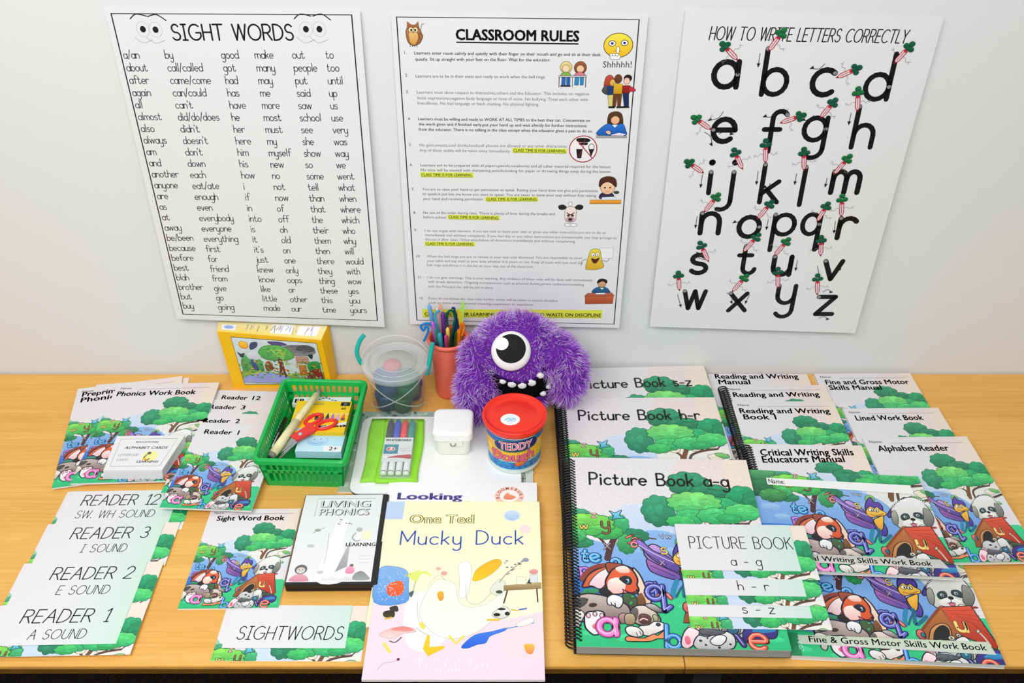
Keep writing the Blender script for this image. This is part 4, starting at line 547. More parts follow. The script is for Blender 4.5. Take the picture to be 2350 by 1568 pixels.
book('workbook', 'landscape workbook titled Critical Writing Skills Work Book with blank Name box', 'book', 40.0, 116.7, 2.55, -3.4, 28.0, 21.6, .6, 'L', T_crit)
# left group
book('workbook', 'booklet peeking out at the back of the phonics books, title covered', 'book', -80.5, 143.6, 0, 7.5, 17.5, 25, .25, 'Q', None)
book('workbook', 'tilted phonics workbook with Name line, mostly under Phonics Work Book', 'book', -83.4, 141.9, .3, 12.0, 19.4, 27.6, .3, 'Q', title(('Preprimary', .06, .50), ('Phonics', .06, .42), y0=.1))
book('workbook', 'booklet titled Phonics Work Book, under the box of alphabet cards', 'book', -75.9, 142.6, .65, 2.4, 19.4, 27.0, .35, 'Q', title(('Phonics Work Book', .04, .8)))
G_R = 'numbered reader booklets fanned beside the green basket'
def T_reader(n):
    def f(ink, w, h):
        typed(ink, 'Reader', .1*w, .13*h, h*.08, TXT, -1, .33*w, .012); typed(ink, n, .5*w, .13*h, h*.08, '5a2440', -1, (.10 if len(n) > 1 else (.011 if n == '1' else .05))*w, .012)
    return f
book('reader', 'reader booklet titled Reader 12, rearmost of four', 'book', -56.6, 142.0, 0, -2.5, 14.8, 20.9, .25, 'Q', T_reader('12'), 0, G_R)
book('reader', 'reader booklet titled Reader 3, second from the back', 'book', -58.0, 138.7, .3, -2.0, 14.8, 20.9, .3, 'Q', T_reader('3'), 0, G_R)
book('reader', 'reader booklet titled Reader 2, third from the back', 'book', -57.9, 134.3, .7, -2.2, 14.8, 20.9, .3, 'Q', T_reader('2'), 0, G_R)
book('reader', 'reader booklet titled Reader 1, frontmost of four', 'book', -56.7, 130.7, 1.1, -2.8, 15.2, 21.1, .35, 'Q', T_reader('1'), 0, G_R)
book('workbook', 'booklet titled Sight Word Book beside the plastic case', 'book', -49.6, 110.3, 0, .8, 14.8, 20.2, .3, 'Q', title(('Sight Word Book', .1, .84), size=.074))
# title cards
def card(name, label, x, y, z, rot, w, h, lines, group, pan=(.0, .88, .0, .80), pitch=0):
    o = thing(name, label, 'card', x, y, z, rot, group, pitch); m = MB(); m.box(0, w, -h, 0, 0, .05); m.build('card_stock', WHITEM, o)
    a = link('card_print', ART_C, o); a.scale = (w/100, h/100, 1); a.location = (0, 0, .0005)
    def f(ink, w, h):
        a1, a2, b1, b2 = pan; n = 12
        def P(u): return (a1+(a2-a1)*u)*w
        c1, c2 = lin('e4e2e5'), lin('cbe4da'); V = []; C = []; T = []
        for i in range(n+1):
            u = i/n; e = max(0, (u-.45)/.55); c = tuple(c1[k]+(c2[k]-c1[k])*e for k in range(3)); V += [(P(u), b1*h), (P(u), b2*h)]; C += [c, c]
        for i in range(n): T += [(2*i, 2*i+1, 2*i+3), (2*i, 2*i+3, 2*i+2)]
        ink.put(V, C, T)
        for s_, x0, x1, yb, xh, wd, sl in lines: script(ink, s_, x0*w, yb*h, xh, wd, TXT, -1, (x1-x0)*w, sl, gap=3.4, sp=7)
    page_ink(o, f, .05 + TOP + .002, 'lettering', w, h); return o
G_C = 'reader title cards overlapping down the left front'
for n_, x, y, z, w, s2, a0, a1, b0, b1, lab in (('12', -75.0, 114.6, .0, 21.4, 'SW. WH SOUND',   .155, .745, .155, .75, 'card reading READER 12 and SW. WH SOUND'), ('3', -75.2, 107.0, .2, 21.3, 'I SOUND', .22, .79, .34, .67, 'card reading READER 3 and I SOUND'),
        ('2', -75.5, 98.6, .35, 21.5, 'E SOUND', .24, .81, .33, .69, 'card reading READER 2 and E SOUND'), ('1', -75.5, 90.5, .5, 21.7, 'A SOUND', .19, .77, .29, .66, 'card reading READER 1 and A SOUND')):
    card('title_card', lab, x, y, z, 1.3, w, 9.0, [('READER '+n_, a0, a1, .37, 1.3, .19, .1), (s2, b0, b1, .69, .92, .12, .1)], G_C, (.03, .885, .0, .80 if n_ == '1' else .93))
card('title_card', 'card reading SIGHTWORDS at the front edge of the desk', -42.2, 90.9, 0, -.2, 21.1, 9.6, [('SIGHTWORDS', .13, .845, .63, 1.25, .16, .12)], None, (.05, .88, .0, .78))
G_B = 'picture book title cards stacked on the a-g picture book'
card('title_card', 'card reading s - z, lowest of three on the picture book', 25.4, 94.9, 3.46, -1.0, 19.9, 10.3, [('s - z', .39, .62, .755, .95, .14, 0)], G_B, (.0, .88, .0, .82), 3.0)
card('title_card', 'card reading h - r, between two other cards', 25.4, 98.75, 3.84, -1.0, 19.9, 10.3, [('h - r', .395, .62, .755, .95, .14, 0)], G_B, (.0, .88, .0, .85), 3.0)
card('title_card', 'card reading PICTURE BOOK a - g, uppermost of three', 25.4, 103.2, 4.22, -.8, 20.2, 10.3, [('PICTURE BOOK', .09, .865, .46, 1.25, .15, 0), ('a - g', .375, .60, .77, 1.0, .14, 0)], G_B, (.0, .88, .0, .86), 3.0)
# ---- yellow puzzle box leaning on the wall -----------------------------------------
YEL = mat('yellow_cardboard', 'f2b90e', 0.35, 0.45, noise=0.05, nscale=20); YTOP = mat('pale_yellow_cardboard', 'f4e6a8', 0.4, 0.4, noise=0.1, nscale=60)
t = thing('puzzle_box', 'yellow jigsaw puzzle box with tree picture leaning on the wall', 'box', -44.2, 143.2, 0)
ox, oy = -44.2, 143.2
FBL, FBR, FTR, FTL = (-53.8,143.0,0), (-34.8,143.3,0), (-36.1,145.2,9.7), (-55.5,145.2,11.6); KBL, KBR, KTR, KTL = (-53.8,146.3,0), (-34.3,146.4,0), (-34.7,147.3,12.2), (-55.6,147.3,12.7)
rel = lambda p: (p[0]-ox, p[1]-oy, p[2])
m = MB()
def patch(q, n=8):
    q = [rel(p) for p in q]; V = [tuple(q[0][i]*(1-u/n)*(1-v/n)+q[1][i]*u/n*(1-v/n)+q[2][i]*u/n*v/n+q[3][i]*(1-u/n)*v/n for i in range(3)) for v in range(n+1) for u in range(n+1)]
    m.add(V, [(j*(n+1)+i, (j+1)*(n+1)+i, (j+1)*(n+1)+i+1, j*(n+1)+i+1) for j in range(n) for i in range(n)])
for q_ in ((FTL, FTR, FBR, FBL), (KTL, KTR, FTR, FTL), (KTR, KTL, KBL, KBR), (FTR, KTR, KBR, FBR), (KTL, FTL, FBL, KBL), (FBL, FBR, KBR, KBL)): patch(q_)
m.build('carton', YEL, t)
def bil(u, v, d=0, q=(FTL, FTR, FBR, FBL)):
    a = [q[0][i]*(1-u)*(1-v)+q[1][i]*u*(1-v)+q[2][i]*u*v+q[3][i]*(1-u)*v for i in range(3)]; return ((a[0]-ox)/100, (a[1]-oy-d)/100, (a[2]+d*.2)/100)
def quad_ink(t, fn, name, q, m=INK, N=(0, -1, .2), W=200, H=120, D0=.01):
    ink = Ink(-2, W+2, -2, H+2); fn(ink, W, H); split(ink, 9)
    def fx(x, y, l):
        u, v = x/W, y/H; a = [q[0][i]*(1-u)*(1-v)+q[1][i]*u*(1-v)+q[2][i]*u*v+q[3][i]*(1-u)*v for i in range(3)]; d = D0 + l*STEP*250
        return ((a[0]-ox+N[0]*d)/100, (a[1]-oy+N[1]*d)/100, (a[2]+N[2]*d)/100)
    return link(name, ink.mesh(name, fx, m, True), t)
def puz(ink, W, H):
    x0, y0, x1, y1 = 24, 8, 189, 113; ink.rect(x0, y0, x1, y1, 'cfd8dc', 'b8c8c0'); ink.ellipse(150, 30, 34, 14, '6a6a6c', '8a8688'); ink.ellipse(165, 24, 18, 9, '565658'); ink.blob([95,12,120,12,130,18,110,22,96,18], '5a4a7a')
    ink.ellipse(44, 24, 9, 8, 'f6c83c', 'e8981c', ('b86a1c', 1)); ink.blob([30,60,50,44,72,60,66,100,34,98], '5aa85a', '3c7a44'); ink.blob([22,85,60,80,110,88,184,80,184,108,22,108], '8aa84a', '6a8a3a')
    ink.blob([70,38,84,24,112,20,132,30,138,46,118,56,88,56,74,50], '6cb85a', '4a9848', ('2c5a30', 1)); ink.ellipse(112, 38, 12, 9, 'a8c050', '88a840')
    ink.blob([104,54,112,54,114,88,118,96,98,96,104,86], '7a3c3a', '5a2a2c'); ink.blob([60,18,72,16,70,26,58,34,54,30], '4a4a6a'); ink.blob([28,40,34,44,42,42,38,50,32,52], '3c3c48'); ink.ellipse(58, 48, 14, 9, 'd8d8dc', 'c0c4c8'); ink.blob([50,58,56,56,62,78,54,80,50,70], '4c5a80', '344a70')
    ink.blob([76,66,86,58,92,74,84,82,76,80], 'b03a2a', '8a2a20'); ink.rect(140, 44, 166, 62, 'c8a088', 'b08870'); ink.rect(142, 64, 158, 90, 'c88448', 'a8602c')
    for k in range(4): lipline(ink, 140, 47+k*4, 166, 47+k*4, .8, '8a6050')
    for k in range(5): lipline(ink, 142, 68+k*5, 158, 68+k*5, .8, '8a4a20')
    ink.blob([160,62,184,56,184,88,166,92], '3a9a4a', '2a6a38'); ink.blob([150,96,166,78,184,76,184,108,150,108], '8a2c28', '6a3020'); ink.blob([40,92,70,84,100,90,120,98,150,100,150,108,22,108,26,100], '8898d8', '9a9ad0')
    for k in range(26): R = random.Random(k); ink.ellipse(30+150*R.random(), 62+36*R.random(), 3, 2, ('4c9a3c', '9ac04a', 'c8b040', '2c7a40')[k % 4], None, None, 0, 8)
    for k in range(150):
        R = random.Random(k+77); x = 24+164*R.random(); y = 56+44*R.random(); ink.ellipse(x, y, 1+2.4*R.random(), .7+1.5*R.random(), R.choice(('3c8a34', '6aa83c', '2c6a34', '88b84a', '4a7a2c', 'c8b84a', 'a84a2c') if y < 92 else ('7a8ad0', 'a8b0e0', '6a98c8', '8a7ac8')), None, None, R.random()*60, 8)
    for k in range(60): R = random.Random(k+300); a = R.random()*6.28; q = R.random(); ink.ellipse(105+26*q*math.cos(a), 38+15*q*math.sin(a), 2.2, 1.6, R.choice(('7ec868', '5aa84e', '8ed070', '489040', 'a8c858')), None, None, 0, 8)
    for k in range(14): R = random.Random(k+600); ink.ribbon([(138+34*R.random(), 18+18*R.random()), (142+38*R.random(), 20+18*R.random())], 1.2, R.choice(('4a4a4c', '8a8a8c', '5a5a5e')))
    for x_, y_ in ((105, 86), (112, 92), (100, 90)): ink.ribbon([(108, 60), (x_, y_+4)], 2.2, '6a3438')
    ink.blob([166,40,176,38,172,50], '2a3a3a'); ink.clip(x0, x1, y0, y1); ink.ribbon([(x0,y0),(x1,y0),(x1,y1),(x0,y1)], 1.2, '2a2418', True)
quad_ink(t, puz, 'box_picture', (FTL, FTR, FBR, FBL), PAINT)
def puzt(ink, W, H):
    ink.rect(0, 0, W, H, 'f0e4b0', 'f4d860'); ink.rect(8, 40, 34, 95, 'f4f4f8'); ink.ellipse(21, 66, 9, 18, '9ab8e8'); ink.rect(100, 20, 140, 100, 'f2f2f0'); ink.rect(150, 30, 188, 100, 'f4f2f6')
    for k in range(22): R = random.Random(k+9); x = 40+140*R.random(); ink.ribbon([(x, 25+20*R.random()), (x+4-8*R.random(), 60+40*R.random())], 1.4, ('7a8a4a', 'c8a8c8', '8a8ac0', 'b0a050')[k % 4])
quad_ink(t, puzt, 'box_top_print', (KTL, KTR, FTR, FTL), INK, (0, .2, 1), D0=.12)
# ---- clear bucket of dough pots ---------------------------------------------------
CLEAR = mat('clear_plastic', 'c4d2d2', 0.12, 0.5, alpha=0.10); CLEARL = mat('frosted_clear_lid', 'e4eaec', 0.18, 0.6, alpha=0.40); TEAL = mat('teal_plastic', '12b3a6', 0.35, 0.5)
bx, by = -21.3, 138.4
t = thing('bucket', 'clear plastic bucket with teal handle grips full of dough pots', 'bucket', bx, by, 0)
m = MB(); m.lathe([(4.4, .1), (4.7, 0), (4.9, .3), (5.5, 8.8), (5.75, 9.2), (5.65, 9.2), (5.4, 8.8), (4.7, .5), (0.05, .4)], n=48, close0=False, close1=False); m.build('tub', CLEAR, t)
m = MB(); m.lathe([(6.15, 8.7), (6.3, 8.9), (6.3, 9.8), (6.1, 10.1), (5.3, 10.1), (5.1, 9.6), (3.6, 9.6), (3.4, 9.9), (0.05, 9.9)], n=48, close0=False, close1=False); m.build('lid', CLEARL, t)
m = MB(); m.tube([(3.5*math.cos(a/6), 3.5*math.sin(a/6), 10.0) for a in range(39)], .08, 5); m.tube([(5.2*math.cos(a/6), 5.2*math.sin(a/6), 10.15) for a in range(39)], .1, 5); m.tube([(6.2*math.cos(a/6), 6.2*math.sin(a/6), 9.9) for a in range(39)], .1, 5); m.build('lid_ribs', mat('whitish_clear_plastic', 'f2f4f4', .15, .6, alpha=.3), t)  # raised lid ridges in a whiter see-through plastic
arch = [(6.6*math.cos(math.radians(a)), 2.2*math.sin(math.radians(a)) , 9.0+4.8*math.sin(math.radians(a))) for a in range(0, 181, 6)]
m = MB(); m.tube([(x, y*1.2, z) for x, y, z in arch], .13, 6); m.build('handle', mat('white_clear_handle', 'eef0f0', .3, .5, alpha=.25), t)
m = MB()
for k in range(2):
    m.tube([(5.35*math.cos(math.radians(a)), 5.35*math.sin(math.radians(a)), 4.6+(3.6 if k else -3.2)*math.sin(math.radians(2*(a+90))*.5)*(1 if k else 1)) for a in range(-165, -14, 6)], .12, 6)
m.build('slack_cord', mat('cord_white', 'dfe6dc', .4, .4, alpha=.3), t)
for nm, pts_ in (('left', [(-6.3,0,9.2), (-6.9,.2,10.6), (-7.0,.6,12.0), (-6.4,1.2,13.6), (-5.6,1.6,14.6)]), ('right', [(5.7,-1.6,8.0), (6.2,-1.2,10.2), (6.6,-.8,12.4), (7.0,-.2,14.2)])):
    m = MB(); m.tube(bez(pts_, 6), .42, 8); m.build('handle_grip', TEAL, t)
    m = MB(); m.lathe([(.5, -.3), (.5, .3)], n=12); 
for k, (x, y, z, r, h, c_, lab) in enumerate(((-1.6, -1.8, 4.3, 2.4, 3.9, '1f4f96', 'blue dough pot high in the front of the clear bucket'), (2.0, -1.7, 3.9, 2.3, 3.9, '0a7a58', 'sea green dough pot on the right in the clear bucket'), (-2.0, -1.6, .6, 2.1, 3.4, '123e78', 'dark blue dough pot low on the left in the bucket'), (.9, -2.3, .6, 1.9, 3.2, '035a2c', 'dark green dough pot low at the front of the bucket'), (2.3, 1.4, .6, 2.0, 3.4, '2a3c94', 'violet blue dough pot at the back right of the bucket'), (-1.9, 1.8, .6, 2.0, 3.4, '1f6a58', 'grey green dough pot at the back left of the bucket'), (-.8, .6, 7.7, 1.8, 1.5, 'e0405c', 'pink lump of dough under the bucket lid'))):
    p = thing('dough_pot', lab, 'pot', bx+x, by+y, z)
    if k < 6:
        m = MB(); m.lathe([(r*.86, 0), (r, h*.75), (r, h*.78)], n=20); m.build('pot', mat('dough_'+c_, c_, .35, .4), p); m = MB(); m.lathe([(r*1.06, h*.76), (r*1.06, h), (r*.9, h*1.03)], n=20); m.build('pot_lid', mat('lid_'+c_, c_, .3, .5, noise=.2, nscale=80), p)
    else: p['label'] = lab; m = MB(); m.lathe([(1.2, 0), (1.8, .5), (1.6, 1.2), (.6, 1.5)], n=14); m.build('dough', mat('pink_dough', c_, .5, .3), p); m = MB(); m.lathe([(.5, 1.4), (.6, 1.6), (.3, 1.7)], n=10); m.build('dough_peak', mat('pink_dough', c_, .5, .3), p)
# ---- coral cup with craft supplies --------------------------------------------------
CORAL = mat('coral_plastic', 'f4705c', 0.32, 0.5, sss=0.1)
cx, cy = -11.85, 142.0
t = thing('tumbler', 'tall coral plastic tumbler holding pens and pipe cleaners', 'cup', cx, cy, 0)
m = MB(); m.lathe([(2.5, .05), (2.6, 0), (2.7, .4), (3.25, 10.6), (3.45, 12.2), (3.45, 12.5)], n=48, close1=False); m.lathe([(3.25, 12.5), (3.05, 10.6), (2.5, .5), (.01, .5)], n=48, close0=False, close1=False); m.build('cup_body', CORAL, t)
m = MB(); m.lathe([(3.42, 11.9), (3.75, 12.0), (3.95, 12.5), (3.8, 12.85), (3.4, 12.8), (3.2, 12.3)], n=48, close0=False, close1=False); m.build('rim', CORAL, t)
def fuzzy(path, r, seed, name, hexc, t):
    R = random.Random(seed); m = MB(); m.tube(path, .2, 6); m.build('core', mat('fuzz_'+hexc, hexc, .8, .1), t); m = MB()
    for i in range(len(path)-1):
        a, b = Vector(path[i]), Vector(path[i+1]); d = (b-a)
        for k in range(max(3, int(d.length*60))):
            p = a + d*R.random(); q = Vector((R.gauss(0,1), R.gauss(0,1), R.gauss(0,1))).normalized(); s_ = q.cross(d).normalized()*.06; m.add([tuple(p-s_), tuple(p+s_), tuple(p+q*r)], [(0,1,2)])
    m.build('fuzz', mat('fuzz_'+hexc, hexc, .8, .1), t)['kind'] = 'stuff'
def craft(kind, label, hexc, top, r=.28, base=None, pts_=None, cat='craft stick', flat=0, tip=None):
    t = thing(kind, label, cat, cx, cy, .75); P = pts_ or [base or ((top[0])*.35, top[1]*.4, .8), top]
    if kind == 'pipe_cleaner': fuzzy(bez(P, 6), .42, len(label), label, hexc, t); return
    r *= 1.15; M1 = mat('craft_'+hexc, hexc, .4, .45)
    if flat:
        a, b = Vector(P[0]), Vector(P[-1]); m = MB(); q = [(-flat, -.08), (flat, -.08), (flat, .08), (-flat, .08)]; m.loft([[(p.x+x, p.y+y, p.z) for x, y in q] for p in (a, a+(b-a)*.96)] + [[(b.x+x*.5, b.y+y, b.z) for x, y in q]]); m.build('blade', M1, t)
        m = MB(); c_ = a+(b-a)*.45; m.box(c_.x-flat*1.15, c_.x+flat*1.15, c_.y-.14, c_.y+.14, c_.z-.4, c_.z+.4); m.build('band', mat('craft_'+(tip or 'e8e8e8'), tip or 'e8e8e8', .5), t); return
    a, b = Vector(P[0]), Vector(P[-1]); d = b-a; m = MB(); m.tube([tuple(a), tuple(a+d*.9)], r, 10); m.build('barrel', M1, t)
    m = MB(); m.tube([tuple(a+d*.62), tuple(a+d*.97), tuple(b)], r, 10, rr=[r*1.15, r*1.1, r*.5]); m.build('cap', mat('craft_'+(tip or hexc)+'_cap', tip or hexc, .35, .5), t)
craft('brush', 'pale blue brush handle leaning left in the coral tumbler', '8fb8e8', (-3.2, .9, 18.6), .3, tip='6fa8e0', cat='brush')
craft('pen', 'purple pen leaning left against the tumbler rim', '9a4ac0', (-2.6, -.8, 16.0), .32, tip='b060c8', cat='pen')
craft('pen', 'white pen with green end beside the purple pen in the tumbler', 'e6e8ea', (-2.1, -1.2, 14.7), .2, tip='1f8a60', cat='pen')
craft('pipe_cleaner', 'turquoise pipe cleaner at the left of the tumbler', '35b8d0', (-2.0, .6, 17.0), pts_=[(-.6,0,2), (-1.8,.3,13), (-2.2,.6,16.4), (-1.4,.7,17.4)], cat='pipe cleaner')
craft('craft_stick', 'peach flat craft stick with black lower part in the tumbler', 'e8b090', (-1.2, 1.4, 18.4), flat=.4, tip='22262a')
craft('marker', 'purple marker standing upright at the middle of the tumbler', '8040a0', (-.7, -.2, 17.6), .36, tip='5a2c88', cat='marker')
craft('pipe_cleaner', 'dark green looped pipe cleaner in the tumbler', '0e5a48', (0,0,0), pts_=[(.3,0,2), (.2,0,12), (0,.2,16.6), (.9,.4,17.6), (1.5,.2,16.0), (1.0,0,13.5), (.6,-.6,12)], cat='pipe cleaner')
craft('pipe_cleaner', 'navy pipe cleaner standing highest on the right of the tumbler', '173a6a', (0,0,0), pts_=[(.9,0,2), (1.5,.3,13), (1.4,.6,17.6), (.9,.6,17.9)], cat='pipe cleaner')
craft('pipe_cleaner', 'dark blue pipe cleaner behind the orange one in the tumbler', '22307a', (0,0,0), pts_=[(1.2,0,2), (1.9,.6,13), (1.7,.9,16.4), (2.0,.8,14.6)], cat='pipe cleaner')
craft('craft_stick', 'yellow pointed craft strip at the right of the tumbler', 'dcc020', (2.4, .8, 17.2), flat=.45, tip='b8a018')
craft('craft_stick', 'lime green craft strip standing tallest in the tumbler', 'a6e060', (3.0, .9, 19.2), flat=.35, tip='88c83c')
craft('pipe_cleaner', 'orange pipe cleaner bent over the right rim of the tumbler', 'f07a14', (0,0,0), pts_=[(1.2,0,2), (2.2,.2,12), (2.6,.4,14.8), (3.1,.2,14.0), (2.6,-.6,12.6)], cat='pipe cleaner')
craft('craft_stick', 'orange flat craft stick inside the right rim of the tumbler', 'f28a20', (2.1, -.4, 14.0), flat=.35, tip='e06a10')
craft('pipe_cleaner', 'bright blue pipe cleaner hanging over the left rim of the tumbler', '1f80d0', (0,0,0), pts_=[(-1.0,0,2), (-2.4,-.6,13.2), (-3.2,-.9,15.6), (-4.7,-1.0,15.2), (-4.3,-1.1,14.2), (-3.7,-1.1,15.2), (-3.4,-1.2,14.2), (-4.3,-1.3,12.0)], cat='pipe cleaner')
craft('straw', 'pink straw at the back of the tumbler', 'f0a8c0', (-1.9, 1.6, 17.4), .22, tip='f4c4d4', cat='straw')
craft('crayon', 'yellow crayon beside the green pipe cleaner', 'e8b42c', (.1, -.7, 14.6), .3, tip='f0c850', cat='crayon')
craft('pen', 'magenta pen low at the middle of the tumbler', '8a2c5a', (-.2, -1.6, 13.6), .3, tip='b03a78', cat='pen')
craft('pen', 'sky blue pen low at the left of the tumbler', '5a8ad8', (-1.4, -1.3, 13.8), .35, tip='3a9ab0', cat='pen')
for i_, (x_, y_, h_, c_, lab_) in enumerate(((.6, -1.3, 13.2, '123a22', 'dark green fuzzy stem low at the front of the tumbler'), (1.4, -.9, 13.6, '3a5a18', 'olive fuzzy stem low at the right of the tumbler'), (1.1, .5, 15.0, '0c4a58', 'petrol blue fuzzy stem behind the dark green ones'))):
    craft('pipe_cleaner', lab_, c_, (0,0,0), pts_=[(x_*.5,y_*.5,2), (x_,y_,h_-2), (x_+.2,y_,h_)], cat='pipe cleaner')
# ---- purple furry monster ------------------------------------------------------------
t = thing('plush_toy', 'purple furry one-eyed plush monster with open grinning mouth', 'toy', 1.0, 138.0, 0)
mx, my = 1.0, 138.0
ELL = [((0,.3,10),(8.6,6.6,9.2)), ((0,-.5,5),(6.4,5.6,5)), ((-7.2,-4.2,6.4),(3.6,3.9,6.2)), ((9.0,-2.6,9.4),(3.2,3.9,6.0)), ((6.0,-1.2,12.5),(4.3,4.2,4.2)), ((-6.0,-1.0,11.5),(4.0,4.0,4.5))]
SKIN = mat('purple_plush_backing', '6e2ca0', .9, .1)
m = MB()
for (c_, r_) in ELL:
    n = 20; rings = []
    for j in range(1, n): ph = PI*j/n; rings.append([(c_[0]+r_[0]*math.sin(ph)*math.cos(2*PI*i/28), c_[1]+r_[1]*math.sin(ph)*math.sin(2*PI*i/28), max(.05, c_[2]-r_[2]*math.cos(ph))) for i in range(28)])
    m.loft(rings, smooth=True)
m.build('body', SKIN, t)
EYE = Vector((-1.2, -5.0, 16.1)); EN = Vector((-.08, -.80, .60)).normalized(); eu = Vector((1, 0, 0)); eu = (eu - EN*eu.dot(EN)).normalized(); ev = EN.cross(eu); 
if ev.z < 0: ev = -ev
MOUTH = [(-5.4,11.9), (-2.4,11.0), (.9,10.3), (3.6,11.2), (5.2,13.2), (6.5,13.9), (7.4,11.4), (6.8,8.0), (5.0,5.2), (2.4,3.8), (-.6,3.8), (-3.4,5.4), (-4.8,8.4)]
def inside(x, z, P):
    r = False
    for i in range(len(P)):
        (x0, z0), (x1, z1) = P[i-1], P[i]
        if (z0 > z) != (z1 > z) and x < (x1-x0)*(z-z0)/(z1-z0)+x0: r = not r
    return r
R = random.Random(4); V = []; C = []; T = []
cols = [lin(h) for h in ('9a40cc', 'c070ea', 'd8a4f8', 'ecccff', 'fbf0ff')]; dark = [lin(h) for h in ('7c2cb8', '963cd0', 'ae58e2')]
for ei, (c_, r_) in enumerate(ELL):
    area_ = r_[0]*r_[2]; N_ = int(area_*(165 if ei != 1 else 90))
    for k in range(N_):
        q = Vector((R.gauss(0,1), R.gauss(0,1), R.gauss(0,1))).normalized()
        if q.y > .45: continue
        p = Vector((c_[0]+q.x*r_[0], c_[1]+q.y*r_[1], c_[2]+q.z*r_[2]))
        if p.z < .3: continue
        nrm = Vector((q.x/r_[0], q.y/r_[1], q.z/r_[2])).normalized()
        if any(e2 != ei and sum(((p[i]-c2[i])/r2[i])**2 for i in range(3)) < .93 for e2, (c2, r2) in enumerate(ELL)): continue
        if (p-EYE).length < 4.3 and abs((p-EYE).dot(eu))**2+abs((p-EYE).dot(ev))**2 < 3.5**2 and nrm.dot(EN) > 0: continue
        if p.y < -1.5 and ei in (0, 1) and (inside(p.x, p.z, MOUTH) or inside(p.x, p.z-.5, MOUTH)): continue
        L_ = 1.0 + R.random()*.9
        if ei in (0, 1) and p.y < -2 and inside(p.x, p.z-1.6, MOUTH): L_ = .55
        if (p-EYE).length < 4.6: L_ = .6
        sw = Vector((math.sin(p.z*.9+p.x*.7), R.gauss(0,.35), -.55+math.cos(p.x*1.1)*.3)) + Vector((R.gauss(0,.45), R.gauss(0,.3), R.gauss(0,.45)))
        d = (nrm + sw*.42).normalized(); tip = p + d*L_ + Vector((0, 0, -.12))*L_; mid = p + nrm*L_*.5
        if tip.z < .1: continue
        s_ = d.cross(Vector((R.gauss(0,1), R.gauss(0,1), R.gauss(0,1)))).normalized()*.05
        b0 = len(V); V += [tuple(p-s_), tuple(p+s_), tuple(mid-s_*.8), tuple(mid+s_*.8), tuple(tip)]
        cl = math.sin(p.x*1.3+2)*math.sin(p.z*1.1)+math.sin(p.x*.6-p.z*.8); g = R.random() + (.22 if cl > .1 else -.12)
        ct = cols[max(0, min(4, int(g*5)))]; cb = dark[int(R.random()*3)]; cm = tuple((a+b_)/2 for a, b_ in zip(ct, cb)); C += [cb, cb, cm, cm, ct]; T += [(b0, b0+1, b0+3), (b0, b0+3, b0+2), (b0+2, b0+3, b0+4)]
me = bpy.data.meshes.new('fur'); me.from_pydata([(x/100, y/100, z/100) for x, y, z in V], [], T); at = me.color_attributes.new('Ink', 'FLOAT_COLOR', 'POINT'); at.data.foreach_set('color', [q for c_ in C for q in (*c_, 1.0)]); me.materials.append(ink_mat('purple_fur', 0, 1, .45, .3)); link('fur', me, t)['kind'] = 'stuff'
EYEW = mat('white_felt', 'efeef0', .7, .2); BLACKF = mat('black_felt', '1d1d1f', .75, .2)
def dome(cen, r, h, name, m_, off=0, eu_=eu, ev_=ev, en_=EN, ex=1):
    m = MB(); rings = []
    for j in range(9): a = PI/2*j/9; rings.append([tuple(cen + en_*(off+h*math.sin(a)) + (eu_*ex*math.cos(2*PI*i/36) + ev_*math.sin(2*PI*i/36))*r*math.cos(a)) for i in range(36)])
    m.loft([[tuple(Vector(p)-en_*.8) for p in rings[0]]] + rings, smooth=True); return m.build(name, m_, t)
dome(EYE-EN*.3, 3.5, 1.5, 'eyeball', EYEW)
def on_dome(u, v, lift):  # point over the eyeball
    q = max(0, 1-(u*u+v*v)/3.5**2); return EYE-EN*.3 + eu*u + ev*v + EN*(1.5*math.sqrt(q)+lift)
def disc(cu, cv, ru, rv, lift, name, m_):
    m = MB(); rings = [[tuple(on_dome(cu+ru*k/6*math.cos(2*PI*i/36), cv+rv*k/6*math.sin(2*PI*i/36), lift)) for i in range(36)] for k in (6, 5, 4, 3, 2, 1, .2)]; m.loft(rings, close0=False, smooth=True); m.build(name, m_, t)
disc(.08, .4, 2.6, 2.55, .05, 'pupil', BLACKF); disc(-1.55, 1.25, 1.25, 1.12, .1, 'eye_highlight', EYEW)
# mouth: dark patch that follows the face, and teeth
def face(x, z, k):
    c_, r_ = ELL[0]; q = 1-((x-c_[0])/r_[0])**2-((z-c_[2])/r_[2])**2; return (x, c_[1]-r_[1]*math.sqrt(max(.02, q))*k, z)
m = MB(); mc = (1.0, 8.0); PM = chaik(MOUTH, 4); m.loft([[face(mc[0]+(x-mc[0])*k, mc[1]+(z-mc[1])*k, 1.03) for x, z in PM] for k in (1, .8, .6, .4, .2, .02)], close0=False, smooth=True); m.build('mouth', mat('black_plush', '0a0a0c', .9, .1), t)
m = MB(); m.tube([face(x*1.0, z-.02, 1.05) for x, z in bez([(-5.2,11.7), (-2.4,10.9), (.9,10.2), (3.6,11.1), (5.2,13.0)], 6)], .22, 6); m.build('lip', mat('dark_purple_lip', '2e1450', .8, .1), t)
for (x, z, s_, up) in ((-2.6, 10.4, .62, 0), (-1.0, 9.95, .78, 0), (.8, 9.7, .78, 0), (2.5, 10.1, .78, 0), (4.0, 11.3, .7, 0), (4.6, 6.6, .6, 1), (5.6, 8.0, .55, 1)):
    m = MB(); p = face(x, z, 1.04); rings = [[(p[0]+s_*rx*math.cos(2*PI*i/14), p[1]-.1-dy, p[2]+s_*.85*rx*math.sin(2*PI*i/14)) for i in range(14)] for rx, dy in ((1, -.3), (1, .1), (.85, .25), (.4, .34))]; m.loft(rings, smooth=True); m.build('tooth', EYEW, t)
